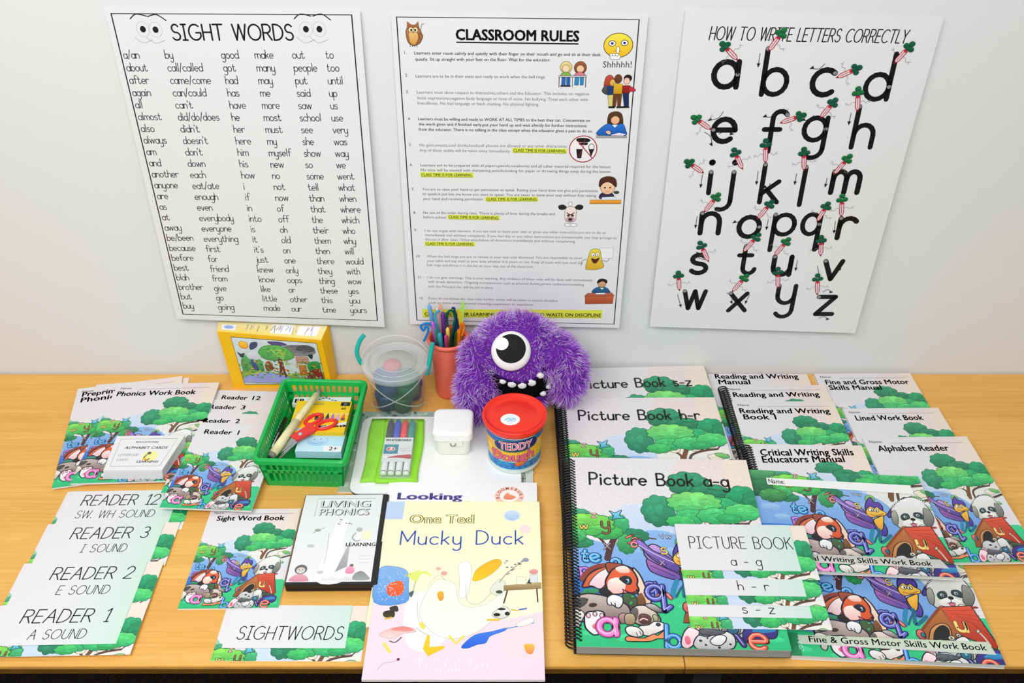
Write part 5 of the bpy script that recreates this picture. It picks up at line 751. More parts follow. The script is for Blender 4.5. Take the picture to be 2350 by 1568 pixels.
# ---- dough tub --------------------------------------------------------------------
tx, ty = .45, 122.6
REDL = mat('red_plastic_lid', 'f0301c', .3, .5)
t = thing('dough_tub', 'round modelling dough tub with red lid and colourful label', 'tub', tx, ty, .85)
m = MB(); m.lathe([(4.35, 0), (4.5, .05), (4.6, .35), (4.5, .5), (4.95, 8.6), (4.95, 9.0)], n=56); m.build('tub_body', mat('white_tub_plastic', 'd9e6e2', .35, .5), t)
m = MB(); m.lathe([(5.05, 8.5), (5.3, 8.55), (5.5, 9.2), (5.55, 9.6), (5.4, 9.85), (5.1, 9.8), (4.9, 9.35), (3.9, 9.3), (3.75, 9.36), (.02, 9.36)], n=64, close0=False, close1=False); m.build('lid', REDL, t)
ink = Ink(-2, 2, -2, 2, 8); ink.ellipse(0, 0, 1.65, 1.5, 'f2f4f6'); ink.ellipse(.1, .0, .9, .75, 'd4e8f4'); ink.ribbon(bez([(-.9,.2), (-.3,-.4), (.1,.2), (.6,-.3), (.9,.1)], 5), .16, '7fb8e0'); ink.ribbon(bez([(-.4,.5), (.2,.3), (.7,.5)], 5), .1, '9ad0d8')
link('lid_sticker', ink.mesh('lid_sticker', lambda x, y, l: ((x-.75)/100, (-y-1.15)/100, .0938+l*STEP), INK), t)
def tublab(ink, W, H):
    ink.rect(0, 0, W, H, '1c62b8', '2a90d0'); ink.fill([(0, 20), (W, 20), (W, 68), (0, 68)], 'f6a83c', 'f2d02c')
    for k in range(22): R = random.Random(k); ink.ellipse(W*R.random(), 30+34*R.random(), 6+7*R.random(), 5+4*R.random(), ('f4c83c', 'e8743c', 'f6e04a', 'f09a2c')[k % 4], None, None, 0, 12)
    for k in range(26): R = random.Random(k+50); ink.rect(k*W/26, 74, k*W/26+W/52, 90, ('3aa8e0', '2f78c8', '2cb8c8')[k % 3], '1c5ab0')
    ink.ribbon([(0, 71), (W, 71)], 2.2, 'd8ecc0'); ink.ribbon([(0, 96), (W, 96)], 3, 'dff2ee'); ink.ribbon([(0, 3), (W, 3)], 3, 'e4f0f4')
    for c0 in (0,):
        x = W*.75; ink.blob([x-36,14,x+40,6,x+42,34,x-34,40], '22307a', '1c2060', ('3a9a8a', 1.6)); typed(ink, 'TEDDY', x-32, 37, 30, 'f4f0e4', -1, 68, .045, 0, -5); typed(ink, 'TEDDY', x-32, 37, 30, 'd8286a', -1, 68, .0, 0, -5)
        typed(ink, 'MODELLING', x-22, 44, 6, '5a7a1c', -1, 44, .02, 0, -2); typed(ink, 'Dough', x-50, 72, 40, '7a1c4a', -1, 92, .04, 0, -6); typed(ink, 'Dough', x-50, 72, 40, 'e8688a', -1, 92, .02, 0, -6)
        ink.blob([x+2,72,x+16,70,x+22,78,x+10,84,x,80], 'f08a3a', 'd0602c', ('6a3a2a', 1))
        for k in range(5): ink.ribbon([(x+56+k*3, 24+k*4), (x+60+k*2, 52-k*3)], 1.2, 'f0e4b0')
ink = Ink(-5, 365, -2, 102, 48); tublab(ink, 360, 98)
def cyl(x, y, l): a = math.radians(x); z = 8.45-(y/98)*7.7; r = 4.5+.45*(z-.5)/8.1+.02+l*STEP*300; return (r*math.cos(a)/100, r*math.sin(a)/100, z/100)
split(ink, 3); link('label_print', ink.mesh('label_print', cyl, INK, True), t)
# ---- white flip-top box -------------------------------------------------------------
t = thing('lunch_tub', 'small white square plastic box with rounded snap lid on the whiteboard', 'box', -10.3, 125.7, .85)
WP = mat('cream_white_plastic', 'eef0e2', .3, .5, sss=.1); WPL = mat('white_plastic_lid', 'f4f5f4', .3, .5)
m = MB(); m.loft([[(x, y, z) for x, y in rrect(-w_, w_, -w_, w_, 1.1)] for w_, z in ((2.6, 0), (2.9, .3), (3.2, 3.9))], smooth=False); m.build('box_body', WP, t)
m = MB(); m.loft([[(x, y, z) for x, y in rrect(-w_, w_, -w_, w_, 1.1)] for w_, z in ((3.35, 3.7), (3.5, 3.8), (3.5, 5.1), (3.3, 5.4), (2.9, 5.5))]); m.build('lid', WPL, t)
m = MB(); m.box(-.5, 1.7, -3.45, -3.15, 2.7, 3.75); m.build('snap_tab', WP, t)
m = MB(); m.tube([(.1+.45*math.cos(a), -3.5, 3.1+.42*math.sin(a)) for a in [math.radians(q) for q in range(150, 391, 20)]], .09, 6); m.build('clasp', mat('dull_silver', '8c8c84', .35, .5, metal=.6), t)
# ---- whiteboard and things on it ------------------------------------------------------
def gbook():
    t = book('activity_book', 'softcover book with grey green print, sticking out under the whiteboard', 'book', -29.4, 135.4, 0, 0, 33.0, 21.0, .3, None, None)
    def f(ink, w, h):
        ink.rect(0, 0, w, h, '9fb8b0', 'a8b8a0'); R = random.Random(5)
        for k in range(520): x, y = R.random()*w, R.random()*h; ink.ellipse(x, y, .2+.4*R.random(), .1+.3*R.random(), R.choice(('8aa8a0', '6f8a7c', 'b8ccc4', 'c8cfc0', '54705c', 'd8dcd8')), None, None, R.random()*90, 8)
        ink.rect(w-2.2, 12, w, h, 'd2d6d4', 'cdd8cc')
        for k in range(70): x = w-2.2+R.random()*.9; ink.ribbon([(x, 15+R.random()*4.6), (x+.2*R.random(), 15.2+R.random()*4.6)][:1]+[(x+.15, 15+R.random()*4.6)], .07, '4a4e4c') if k % 9 == 0 else ink.ellipse(x, 15+R.random()*4.8, .09, .09, '3c403e', None, None, 0, 6)
    page_ink(t, f, .31, 'cover_print', 33.0, 21.0)
gbook()
t = thing('whiteboard', 'small white dry-wipe board with rounded corners and dark underside', 'whiteboard', -27.4, 133.4, .32)
m = MB(); m.slab(rrect(0, 29.0, -19.9, 0, 1.9, 8), .12, .5, .08); m.build('board_surface', mat('gloss_white_board', 'f4f5f6', .18, .5), t)
m = MB(); m.slab(rrect(.1, 28.9, -20.0, -.1, 1.8, 8), 0, .14); m.build('board_backing', BLACKB, t)
LIME = mat('lime_felt', '9be04e', .8, .2, noise=.06, nscale=40, bump=.4, bscale=300)
t = thing('cleaning_cloth', 'lime green folded cloth on the left of the whiteboard', 'cloth', -25.7, 132.6, .84)
def clothm(off, x0, x1, y0, y1, z, amp, seed):
    R = random.Random(seed); n = 16; V = []; F = []; ph = R.random()*6
    for k in (0, 1):
        for j in range(n+1):
            for i in range(n+1):
                u, v = i/n, j/n; V.append((x0+(x1-x0)*u+.18*math.sin(v*7+ph)*(1 if i in (0, n) else .3), y0+(y1-y0)*v+.12*math.sin(u*6+ph), z+k*.16+amp*(.5+.5*math.sin(u*5+v*3+ph))))
    q = (n+1)**2
    for j in range(n):
        for i in range(n): a = j*(n+1)+i; F += [(a, a+n+1, a+n+2, a+1), (q+a, q+a+1, q+a+n+2, q+a+n+1)]
    for i in range(n):
        for a, b in ((i, i+1), (n*(n+1)+i+1, n*(n+1)+i), ((i+1)*(n+1), i*(n+1)), (i*(n+1)+n, (i+1)*(n+1)+n)): F.append((a, b, q+b, q+a))
    m = MB(); m.add(V, F, 0, True); return m
clothm(0, .0, 9.4, -16.6, -.1, .0, .06, 2).build('cloth_layer', LIME, t); clothm(0, 2.6, 9.8, -16.9, -.5, .26, .1, 5).build('cloth_fold', mat('bright_lime_felt', '93dd3c', .8, .2, bump=.4, bscale=300), t)
m = MB(); m.tube(bez([(2.2,-15.9,.3), (4,-16.5,.35), (6.5,-16.4,.35), (9.2,-16.2,.4)], 6), .22, 8); m.build('cloth_hem', LIME, t)
# marker wallet
KX, KY = -22.5, 130.9
t = thing('marker_wallet', 'clear plastic wallet with printed card holding four whiteboard markers', 'marker set', KX, KY, 1.35)
m = MB(); m.slab(rrect(0, 5.2, -14.4, .2, .5), 0, .08); m.build('wallet_back', mat('wallet_plastic', 'cfe8c0', .2, .5, alpha=.6), t)
m = MB(); m.box(.1, 5.1, -11.6, -5.4, 1.22, 1.27); m.build('printed_card', WHITEM, t)
def kf(ink, w, h):
    ink.rect(.1, 5.4, 5.1, 11.6, 'e4e6e8', 'd8dcde'); typed(ink, 'WHITEBOARD', .3, 6.35, .85, '33383c', -1, 4.5, .03); ink.ribbon([(.5, 6.85), (2.4, 6.85)], .12, '9aa0a4')
    ink.rect(.2, 7.2, 2.7, 9.6, '148a9a', '0f7a9a'); ink.ellipse(1.4, 8.4, .7, .5, 'd83a3a', 'c82c30', ('f4f4f4', .12)); ink.fill([(1.1,8.6), (1.7,8.6), (1.7,8.2), (1.4,8.0)], 'f4f4f4')
    ink.rect(2.85, 7.4, 5.0, 9.2, 'dcdee2'); ink.ribbon(bez([(2.9,8.2),(3.6,8.5),(4.4,8.2),(5.0,8.5)],4), .06, '8a8c90'); ink.ribbon(bez([(2.9,8.6),(3.6,9.0),(4.4,8.7),(5.0,9.0)],4), .06, '8a8c90')
    ink.blob([.9,10.6,2.4,10.1,3.8,9.9,5.0,9.8,5.0,10.9,3.8,10.7,2.4,10.6], 'c83a4a', 'a8283c'); ink.ellipse(.7, 10.4, .35, .25, 'f0f0f2')
page_ink(t, kf, 1.275, 'card_print', 5.2, 14.4)
m = MB(); m.slab(rrect(0, 5.2, -14.4, .1, .5), 1.29, 1.33); m.build('wallet_front', mat('wallet_film', 'eef4f4', .08, .5, alpha=.06), t)
for k, (h_, lab) in enumerate((('2e3034', 'black whiteboard marker, leftmost in the clear wallet'), ('2c4ac0', 'blue whiteboard marker in the clear wallet'), ('e63a3a', 'red whiteboard marker in the clear wallet'), ('2a8a80', 'teal green whiteboard marker, rightmost in the clear wallet'))):
    x = KX+.66+k*1.28; p = thing('whiteboard_marker', lab, 'marker', x, KY-14.1, 2.02, group=None); MC = mat('marker_'+h_, h_, .35, .5)
    m = MB(); m.tube([(0, .2, 0), (0, 9.2, 0)], .56, 14); m.build('barrel', mat('marker_white', 'dfe2e4', .35, .5), p)
    m = MB(); m.tube([(0, 8.6, 0), (0, 12.8, 0), (0, 13.6, 0), (0, 13.9, 0)], .5, 14, rr=[.62, .62, .5, .4]); m.build('cap', MC, p)
    m = MB(); m.tube([(0, 1.0, 0), (0, 2.1, 0)], .53, 14); m.build('colour_band', MC, p); m = MB(); m.tube([(0, 0, 0), (0, .5, 0)], .56, 14); m.build('end_plug', mat('marker_end', 'd8ead8', .4, .5), p)
# ---- DVD-style case ---------------------------------------------------------------------
t = thing('disc_case', 'black plastic disc case with pale phonics cover sheet', 'disc case', -34.3, 112.5, 0, rot=.6)
BP = mat('black_case_plastic', '141516', .25, .55)
m = MB(); m.slab(rrect(0, 13.9, -19.0, 0, .25, 3), 0, 1.5, .1); m.build('case_shell', BP, t); m = MB(); m.box(.3, 13.6, -19.1, -18.9, .2, .5); m.build('opening_lip', BP, t)
def dv(ink, w, h):
    ink.rect(.15, .15, w-1.0, h-.55, 'e3eae8', 'e9e9eb'); ink.rect(2.3, 1.0, w-2.2, 5.1, 'eceeee', 'e4e6e6'); ink.ribbon([(2.3,5.1),(2.3,1.0),(w-2.2,1.0)], .12, 'aab4b2'); ink.ribbon([(2.3,5.1),(w-2.2,5.1)], .08, 'f8f8f8')
    for tx_, yb, x0 in (('LIVING', 2.9, 3.0), ('PHONICS', 4.7, 3.0)): typed(ink, tx_, x0+.06, yb+.06, 2.1, '9ea4a4', -1, 8.0, .03); typed(ink, tx_, x0, yb, 2.1, 'dfe2e2', -1, 8.0, .0)
    ink.blob([6.2,6.0,7.4,5.6,8.0,6.4,7.6,10,8.4,14,8.8,18.3,4.6,18.3,5.4,12,5.8,9], 'f4f4f4', 'f2f2f3'); ink.ribbon(bez([(5.2,8.6),(5.4,12),(5.3,15)],5), .07, 'a8a8aa'); ink.fill([(8.8,10),(8.9,15.5),(7.2,16.6)], 'c4c4c6', '9a9c9e')
    for k in range(9): R = random.Random(k); x, y = 6+2.6*R.random(), 5.6+1.2*R.random(); ink.ellipse(x, y, .16, .1, '7c7e80', None, None, 0, 8)
    ink.ellipse(9.9, 7.9, .5, .5, 'b8babc'); ink.ribbon(bez([(9.4,8.6),(9.0,9.6),(9.6,10.3),(10.2,10.2)],5), .22, 'a6a8aa'); ink.ellipse(10.0, 9.4, .5, .7, 'f0f0ee'); ink.rect(10.7, 8.2, 11.9, 10.0, 'f0f4c8'); typed(ink, 'LEARNING', 8.2, 11.4, 1.0, '6c6e70', -1, 4.6, .015)
    ink.ribbon(bez([(2.6,8.6),(3.4,8.0),(4.4,7.4)],4), .1, '8a8c8a'); ink.ellipse(3.3, 8.0, .5, .3, 'a4a6a0'); ink.ellipse(2.7, 11.3, .6, .35, 'c4c6c8')
    ink.ellipse(2.0, 16.0, .95, .95, '6e6c6e', '5c5a5c'); ink.ellipse(2.0, 16.2, .68, .62, 'd8cfcc'); ink.ellipse(1.75, 16.1, .08, .08, BK); ink.ellipse(2.25, 16.1, .08, .08, BK); ink.blob([.7,17.6,1.4,17.0,2.6,17.0,3.3,17.7,3.3,18.3,.7,18.3], 'e0a8b8', 'd888a0')
    ink.ellipse(9.6, 15.3, .32, .3, '8a7068'); ink.blob([8.9,15.7,9.6,15.5,10.1,15.9,10.0,16.8,8.9,16.8], 'f0a8c4', 'ec88ac'); ink.blob([10.2,17.0,11.2,16.4,12.2,17.2,12.6,18.1,10.2,18.1], '8c8e90', 'a4a6a8'); ink.ellipse(5.0, 16.6, .5, .35, 'c8cacc')
    for k in range(16): ink.ribbon([(5.5+k*.3, 18.2), (5.6+k*.3, 17.7+.2*math.sin(k))], .06, '9a9c9e')
    for k in range(3): ink.ribbon([(10.6, 13.4+k*.7), (12.3, 13.3+k*.7)], .08, 'c2c4c6')
page_ink(t, dv, 1.505, 'cover_sheet', 13.9, 19.0)
m = MB(); m.box(14.0, 15.1, -2.2, .35, .1, 1.0); 
m.build('hinge_block', BP, t)
# ---- the two story books ---------------------------------------------------------------
def look(ink, w, h):
    ink.rect(0, 0, w, h, 'f3f4f6', 'f6f6e8')
    typed(ink, 'Looking', 1.9, 4.1, 2.15, '7c74c4', -1, 10.6, .03); R = 2.1; cx_, cy_ = 20.4, 3.2
    ink.ellipse(cx_, cy_, 2.45, 2.2, 'f4d8cc', 'f0c8b0'); ink.ellipse(cx_, cy_, 1.55, 1.4, 'fbf4ee'); ink.blob([cx_-1.0,cy_+.5,cx_-.4,cy_-.8,cx_+.1,cy_-.4,cx_+1.1,cy_+.2,cx_+.2,cy_+.8], 'f2a070', 'e88a6a')
    for k, ch in enumerate('BLOOMSBURY'):
        a = math.radians(192-k*22.6); V, T, x0, x1 = font_tris(ch, .02); S_ = .78; px, py = cx_+1.95*math.cos(a), cy_-1.8*math.sin(a); ro = PI/2-a; P = []
        for u, v in V: u2, v2 = (u-(x0+x1)/2)*S_, v*S_-.25; P.append((px+u2*math.cos(ro)-(-v2)*math.sin(ro)*1, py+u2*math.sin(ro)+(-v2)*math.cos(ro)))
        ink.put(P, [lin('a8303c')]*len(P), T)
    ink.rect(-0, 6.6, w, h, 'f3f0c8'); ink.ellipse(13.4, 4.9, .8, .5, 'd8b860'); ink.ellipse(16.6, 4.9, .6, .4, 'c0b080')
t = book('picture_storybook', 'white storybook titled Looking, mostly hidden under the duck book', 'book', -20.8, 115.9, .87, -.6, 25.0, 29.3, .3, None, look, .9)
def duck(ink, w, h):
    ink.rect(0, 0, w, h, 'f6f8cc', 'f4f6d8'); 
    ink.fill([(0, h*.60), (w*.10, h*.585), (w*.30, h*.62), (w*.55, h*.70), (w*.8, h*.70), (w, h*.66), (w, h), (0, h)], 'f1dde6', 'f0d6e2'); ink.blob([w*.2,h*.60,w*.35,h*.56,w*.5,h*.72,w*.36,h*.86,w*.22,h*.82], 'f4f2f4', 'f2eaf0')
    ink.rect(0, 0, 2.9, 3.9, 'bcd4ee', 'bcd0ee'); ink.ellipse(20.5, 3.1, 1.3, 1.15, 'cfe2f4', 'a8c8ea', ('dfeaf0', .2)); ink.ellipse(22.6, 6.0, .9, .9, 'f6e0dc')
    for s_, c_, wd in (('One Ted', '6a6a2a', .05), ): typed(ink, s_, 4.1, 4.7, 2.6, '7c7430', -1, 10.2, .035); typed(ink, s_, 4.1, 4.7, 2.6, 'f2eab0', -1, 10.2, -.018)
    script(ink, 'Mucky Duck', 3.0, 9.2, 1.55, .24, '3a50b0', -1, 19.2, 0, gap=4, sp=8, rise=-.1)
    # armchair and plant
    ink.blob([.2,14.2,2.6,13.6,4.6,14.6,5.0,17.5,4.9,20.3,.2,20.3], '88b4e8', '5a98dc', ('5a84b8', .08)); ink.blob([1.9,17.0,4.0,16.4,4.2,18.8,2.2,19.0], 'f26a30', 'ee5a28')
    for k in range(90): R = random.Random(k); ink.ellipse(.4+4.2*R.random(), 14.6+5.4*R.random(), .09, .09, 'b8d4f4', None, None, 0, 6)
    for a in range(7): ink.ribbon(bez([(6.0, 16.4), (5.6+.4*a-1.0, 15.2-.1*a), (4.6+a*.6, 14.4+abs(a-3)*.3)], 4), .3, 'dfe878')
    ink.ribbon([(6.0,16.4),(5.7,18.6)], .12, 'a8a878'); ink.blob([5.2,18.6,5.9,18.2,5.6,19.4], '55606a')
    # duck drawn in thin line: body, neck, wing, beak
    ink.blob([8.2,17.5,9.6,16.0,12.0,17.0,12.6,20,14.6,21.2,17.5,20.0,19.5,17.5,19.0,21.5,15.5,25.5,11.5,26.6,8.6,25.0,7.0,22.0], 'f3f4e2', 'f4f2ec', ('b8bcae', .06)); ink.blob([12.3,13.4,13.2,12.6,14.2,13.2,14.3,16.0,13.8,19.0,12.7,19.4,12.6,16.2], 'f7f8f2', 'f6f6f2', ('b8bcae', .06))
    ink.blob([14.6,16.3,15.0,14.4,16.4,13.0,18.2,12.1,18.9,13.0,17.6,14.8,16.0,16.0], 'f4b62c', 'f6c814', ('a88a30', .05)); ink.ribbon(bez([(13.6,17),(13.9,20),(15.6,20.6),(17.4,18.6),(18.2,17.2)],4), .06, '9a9e94'); ink.ribbon(bez([(8.0,17.2),(8.6,16.0),(9.6,15.2),(10.4,16.4)],4), .05, 'a8aa9e')
    # teddies and flowers
    ink.ellipse(10.2, 14.9, .5, .4, 'e8a8a0'); ink.ellipse(9.3, 14.0, .4, .3, 'e8b0a8'); ink.blob([9.4,18.6,10.2,18.3,10.4,19.6,9.8,20.0], 'f4b83c', 'e8982c')
    ink.blob([17.2,18.2,18.6,16.0,19.6,17.2,18.6,19.0], 'e6e8da', 'dfe2d2', ('8c9080', .05)); ink.ellipse(18.6, 18.4, .5, .3, '44503a'); ink.ribbon([(18.6,16.6),(19.6,15.0),(21,13.6),(22.4,12.4)], .12, '8a8c84')
    for k in range(12): R = random.Random(k); ink.ellipse(19+3.2*R.random(), 15.4-3.0*R.random(), .22, .13, ('6a6a64', 'a8aaa4', '8a8c9a')[k % 3], None, None, 0, 8)
    ink.ellipse(22.6, 12.3, .5, .4, '9a9ab8')
    # table with books
    ink.fill([(19.2, 17.2), (24.9, 16.6), (24.9, 17.8), (19.3, 18.2)], 'c0a878', '8a7048'); ink.ribbon([(19.8,18.2),(19.3,20.4)], .22, '5a4430'); ink.ribbon([(24.2,17.8),(24.3,20.2)], .22, '5a4430'); ink.rect(21.2, 15.6, 22.6, 17.0, 'f0f0d8', None, ('8a8c70', .05)); ink.fill([(22.7,16.8),(23.3,15.6),(23.4,16.9)], '3a4a4a'); ink.rect(23.2, 15.2, 24.4, 16.6, 'dfe4e8', None, ('8a8c90', .05)); ink.ellipse(23.8, 14.6, .7, .5, 'e8a8a8', 'e09090')
    # floor toys
    ink.blob([1.8,22.0,3.2,21.7,3.4,22.9,2.0,22.9], '2e2a24', '4a4020'); ink.blob([2.6,21.2,3.6,20.9,3.9,21.9,2.9,21.8], '3a3830'); ink.ribbon([(2.2,23.2),(3.0,23.0)], .3, 'e0b040')
    ink.blob([17.6,22.6,18.6,21.4,19.8,21.2,20.2,22.4,19.0,23.2], 'f0f0ec', 'd8d8d4', ('222222', .06)); ink.ellipse(18.3, 22.5, .5, .3, '1c1c1e'); ink.ellipse(19.0, 21.5, .6, .2, '1c1c1e'); ink.ellipse(19.8, 22.3, .35, .35, '1c1c1e'); ink.ribbon([(17.0,23.4),(18.6,23.4)], .35, 'ecc040'); ink.ribbon([(20.4,21.6),(21.4,21.8)], .25, 'e8b850')
    ink.ribbon([(21.6,21.6),(22.6,21.4)], .25, '5a6ac0'); ink.blob([1.6,26.0,3.2,24.9,5.6,24.6,6.8,25.4,4.8,25.8,3.6,26.6], 'f0b8b4', 'f4d4d0', ('c09090', .05)); ink.blob([3.0,25.0,5.0,24.5,6.4,25.2,4.8,25.4], 'e88480', 'f09a94'); ink.ribbon(bez([(3.2,27.0),(4.0,27.2),(4.8,26.4)],4), .15, '3a3c44')
    ink.blob([13.4,27.9,15.2,26.0,17.6,25.4,19.6,24.8,19.4,25.3,17.4,26.2,16.8,27.3,15.6,27.6,14.2,28.2], '4484ee', '1f5cd8', ('2c50a8', .05)); ink.ribbon(bez([(19.6,24.9),(21.4,24.5),(23.6,23.9)],4), .14, '4a84d8'); ink.blob([21.2,24.0,23.2,23.0,23.6,23.8,21.6,24.6], 'eef2ec', None, ('9aa49c', .05))
    ink.fill([(8.4,26.0), (8.8,26.0), (8.9,28.0), (11.0,27.8), (11.0,28.2), (8.8,29.5), (8.0,28.3)], 'f2d02c', 'e8c018'); ink.ribbon([(11.6,26.2),(12.6,27.4),(13.6,26.2)], .35, 'e8dc4a'); ink.ribbon([(2.4,27.4),(3.4,28.8)], .4, 'e6dc58'); ink.ribbon(bez([(2.0,31.6),(2.8,30.6),(3.8,30.4),(5.0,30.0)],4), .06, '9a9098'); ink.ellipse(4.7, 30.0, .22, .22, '6a2a4a')
    ink.blob([22.2,27.6,23.6,27.6,23.4,29.0,22.6,29.0], 'f4c04a', 'e8884a'); ink.ribbon(bez([(6.8,24.8),(7.8,25.6),(8.6,26.0)],4), .08, 'b0aca0'); ink.ribbon(bez([(6.6,20.2),(6.8,22.6),(7.4,24.6)],4), .06, 'b4b4a4')
    ink.ellipse(7.6, 24.4, .35, .7, 'ecdc60', None, None, -30)
    for k in range(34): R = random.Random(k+200); x = 7+11*R.random(); y = 30.3+ (k % 3)*.8; ink.ribbon([(x, y), (x+.05, y-.45)], .1, 'fbeef4')
book('picture_storybook', 'storybook titled One Ted, Mucky Duck overhanging the front desk edge', 'book', -20.5, 110.75, 1.2, .0, 25.0, 33.2, .4, None, duck, .9)
# ---- pack of alphabet cards ---------------------------------------------------------------
t = thing('card_pack', 'thick white pack labelled ALPHABET CARDS on the phonics workbook', 'card pack', -69.8, 125.6, 1.05, rot=.4)
q0 = [(-.3,-.0), (12.2,.2), (11.0,-9.2), (.6,-9.2)]; q1 = [(.2,-.1), (12.0,.2), (10.8,-8.9), (.5,-9.0)]
BL = [(0.2,-9.0), (10.4,-9.0), (12.0,-.4), (0.0,-.4)]; TPQ = [(.6,-8.7), (10.5,-8.7), (11.9,.2), (0.0,.1)]
m = MB(); m.hexa([(x, y, 0) for x, y in BL] + [(x, y, 1.5) for x, y in TPQ]); m.build('card_stack', mat('white_card_edges', 'd6d8da', .6, .2, noise=.04, nscale=300), t)
m = MB(); m.hexa([(x, y, 1.5) for x, y in TPQ] + [(x, y, 1.75) for x, y in TPQ]); m.build('top_card', WHITEM, t)
def ac(ink, w, h):
    ink.ribbon([(1.0,.7), (10.9,.6), (9.8,7.6), (1.4,7.7)], .07, '6a6c70', True); typed(ink, 'EDUCATIONAL', 3.9, 1.7, .6, 'b8babc', -1, 4.0, .01); typed(ink, 'ALPHABET CARDS', 2.4, 3.3, .95, '3c3c40', -1, 7.4, .006, .15)
    typed(ink, 'LOWERCASE', 1.9, 5.1, .85, '8c8e92', -1, 3.4, 0, .15); typed(ink, 'CARDS', 1.9, 6.3, .8, '9a9ca0', -1, 2.0, 0, .15)
    ink.ellipse(7.4, 5.2, 1.3, 1.3, 'f0ee9a'); ink.ellipse(7.1, 4.4, .35, .35, '5a5c50'); ink.ribbon(bez([(6.8,4.8),(6.5,5.6),(7.0,6.2),(7.5,5.8)],4), .25, '6a6c5a'); ink.ellipse(6.7, 5.9, .35, .3, 'e8c03c'); typed(ink, 'LEARNING', 5.6, 6.8, .75, '5c5e60', -1, 3.6, .01)
page_ink(t, ac, 1.76, 'lettering', 12, 9)
# ---- green basket -------------------------------------------------------------------------
GRN = mat('green_plastic', '04b350', .3, .5, sss=.05)
t = thing('basket', 'green rectangular plastic basket holding pen, scissors and crayons', 'basket', -34.7, 125.6, 0, rot=-2.2)
BW, BD, TW, TD, BH = 6.5, 9.6, 7.3, 10.5, 6.8
def wallp(name, p00, p10, p11, p01, nh, rows, th):
    """lattice wall between bottom edge p00-p10 and top edge p01-p11; th = outward thickness vector"""
    m = MB()
    def pt(u, v): return tuple((p00[i]*(1-u)+p10[i]*u)*(1-v)+(p01[i]*(1-u)+p11[i]*u)*v for i in range(3))
    def bar(u0, u1, v0, v1, k=1.0):
        a = [pt(u0, v0), pt(u1, v0), pt(u1, v1), pt(u0, v1)]; b_ = [tuple(q[i]+th[i]*k for i in range(3)) for q in a]; m.hexa([a[0], a[1], b_[1], b_[0], a[3], a[2], b_[2], b_[3]])
    bar(0, 1, 0, .16); bar(0, 1, .90, 1); lo, hi = .16, .90; dv_ = (hi-lo)/rows
    for r in range(1, rows): bar(0, 1, lo+r*dv_-.045, lo+r*dv_+.045)
    bar(0, .07, lo, hi); bar(.93, 1, lo, hi); wd = .86/nh
    for k in range(1, nh): u = .07+k*wd; bar(u-wd*.2, u+wd*.2, lo, hi, .9)
    m.build(name, GRN, t)
z1 = BH
wallp('front_wall', (-BW,-BD,0), (BW,-BD,0), (TW,-TD,z1), (-TW,-TD,z1), 12, 2, (0,.22,0)); wallp('back_wall', (BW,BD,0), (-BW,BD,0), (-TW,TD,z1), (TW,TD,z1), 12, 3, (0,-.22,0))
wallp('side_wall', (-BW,BD,0), (-BW,-BD,0), (-TW,-TD,z1), (-TW,TD,z1), 20, 3, (.22,0,0)); wallp('side_wall', (BW,-BD,0), (BW,BD,0), (TW,TD,z1), (TW,-TD,z1), 20, 3, (-.22,0,0))
m = MB(); o1 = rrect(-TW-.6, TW+.6, -TD-.6, TD+.6, 1.2); o2 = rrect(-TW+.15, TW-.15, -TD+.15, TD-.15, .7); n = len(o1)
m.add([(x,y,BH-.7) for x,y in o1]+[(x,y,BH+.1) for x,y in o1]+[(x*.985,y*.985,BH+.3) for x,y in o1]+[(x*1.015,y*1.015,BH+.3) for x,y in o2]+[(x,y,BH+.1) for x,y in o2]+[(x,y,BH-.5) for x,y in o2], [(k*n+i, k*n+(i+1)%n, (k+1)*n+(i+1)%n, (k+1)*n+i) for k in range(5) for i in range(n)]); m.build('rim', GRN, t)
m = MB(); m.slab(rrect(-BW, BW, -BD, BD, .6), 0, .2); m.build('base_panel', GRN, t)
# contents
def carton(name, label, x, y, z, rot, w_, h_, t_, side, fn, pitch=0):
    t = thing(name, label, 'box', x, y, z, rot, pitch=pitch); m = MB(); m.box(0, w_, -h_, 0, 0, t_); m.build('carton', mat(side[0], side[1], .4, .4), t); page_ink(t, fn, t_+.005, 'printed_panel', w_, h_)
def cray(ink, w, h):
    ink.rect(0, 0, w, h, 'f6cc1c', 'f4c416'); ink.rect(w-1.9, .2, w-.2, 1.3, '1f2a28'); typed(ink, '12', w-1.7, 1.15, 1.0, 'f0f4f0', -1, .9, .03); typed(ink, '60', w-1.6, 2.3, .9, '2a2a2a', -1, .8, .02); ink.ribbon([(2.6,.9),(5.0,.8)], .3, '9a9a70')
    ink.rect(0, 3.4, w, 3.7, 'e8d888')
    for k in range(9): x = 1.2+k*.95; ink.fill([(x,4.6),(x+.35,3.2),(x+.7,4.6)], ('f0a0a8','f4d040','e87a3c','2a2a30','3c3048','283040','a070c0','e8a0c8','e86a4a')[k]); ink.rect(x, 4.6, x+.7, 5.3, ('f0c8c8','f0e090','f09060','4a4a50','6a5078','4a5470','b890d8','c8a0e0','7a5a48')[k])
    for k, ch in enumerate('crayons'): typed(ink, ch, 4.6+k*.78, 7.7-k*.12, 1.6, ('8a3ab8','5a3aa8','3a7ac8','2a9a6a','c8a020','4a4a9a','6a5ab0')[k], -1, .68, .03)
    ink.fill([(0,h),(w,h-2.2),(w,h-3.0),(w*.5,h-1.2),(0,h-.9)], 'f4f4e8', '8ab0e0')
carton('crayon_box', 'yellow box of twelve crayons lying in the green basket', -39.3, 134.2, 2.3, -1.5, 10.0, 8.6, 1.6, ('yellow_carton', 'eec21c'), cray)
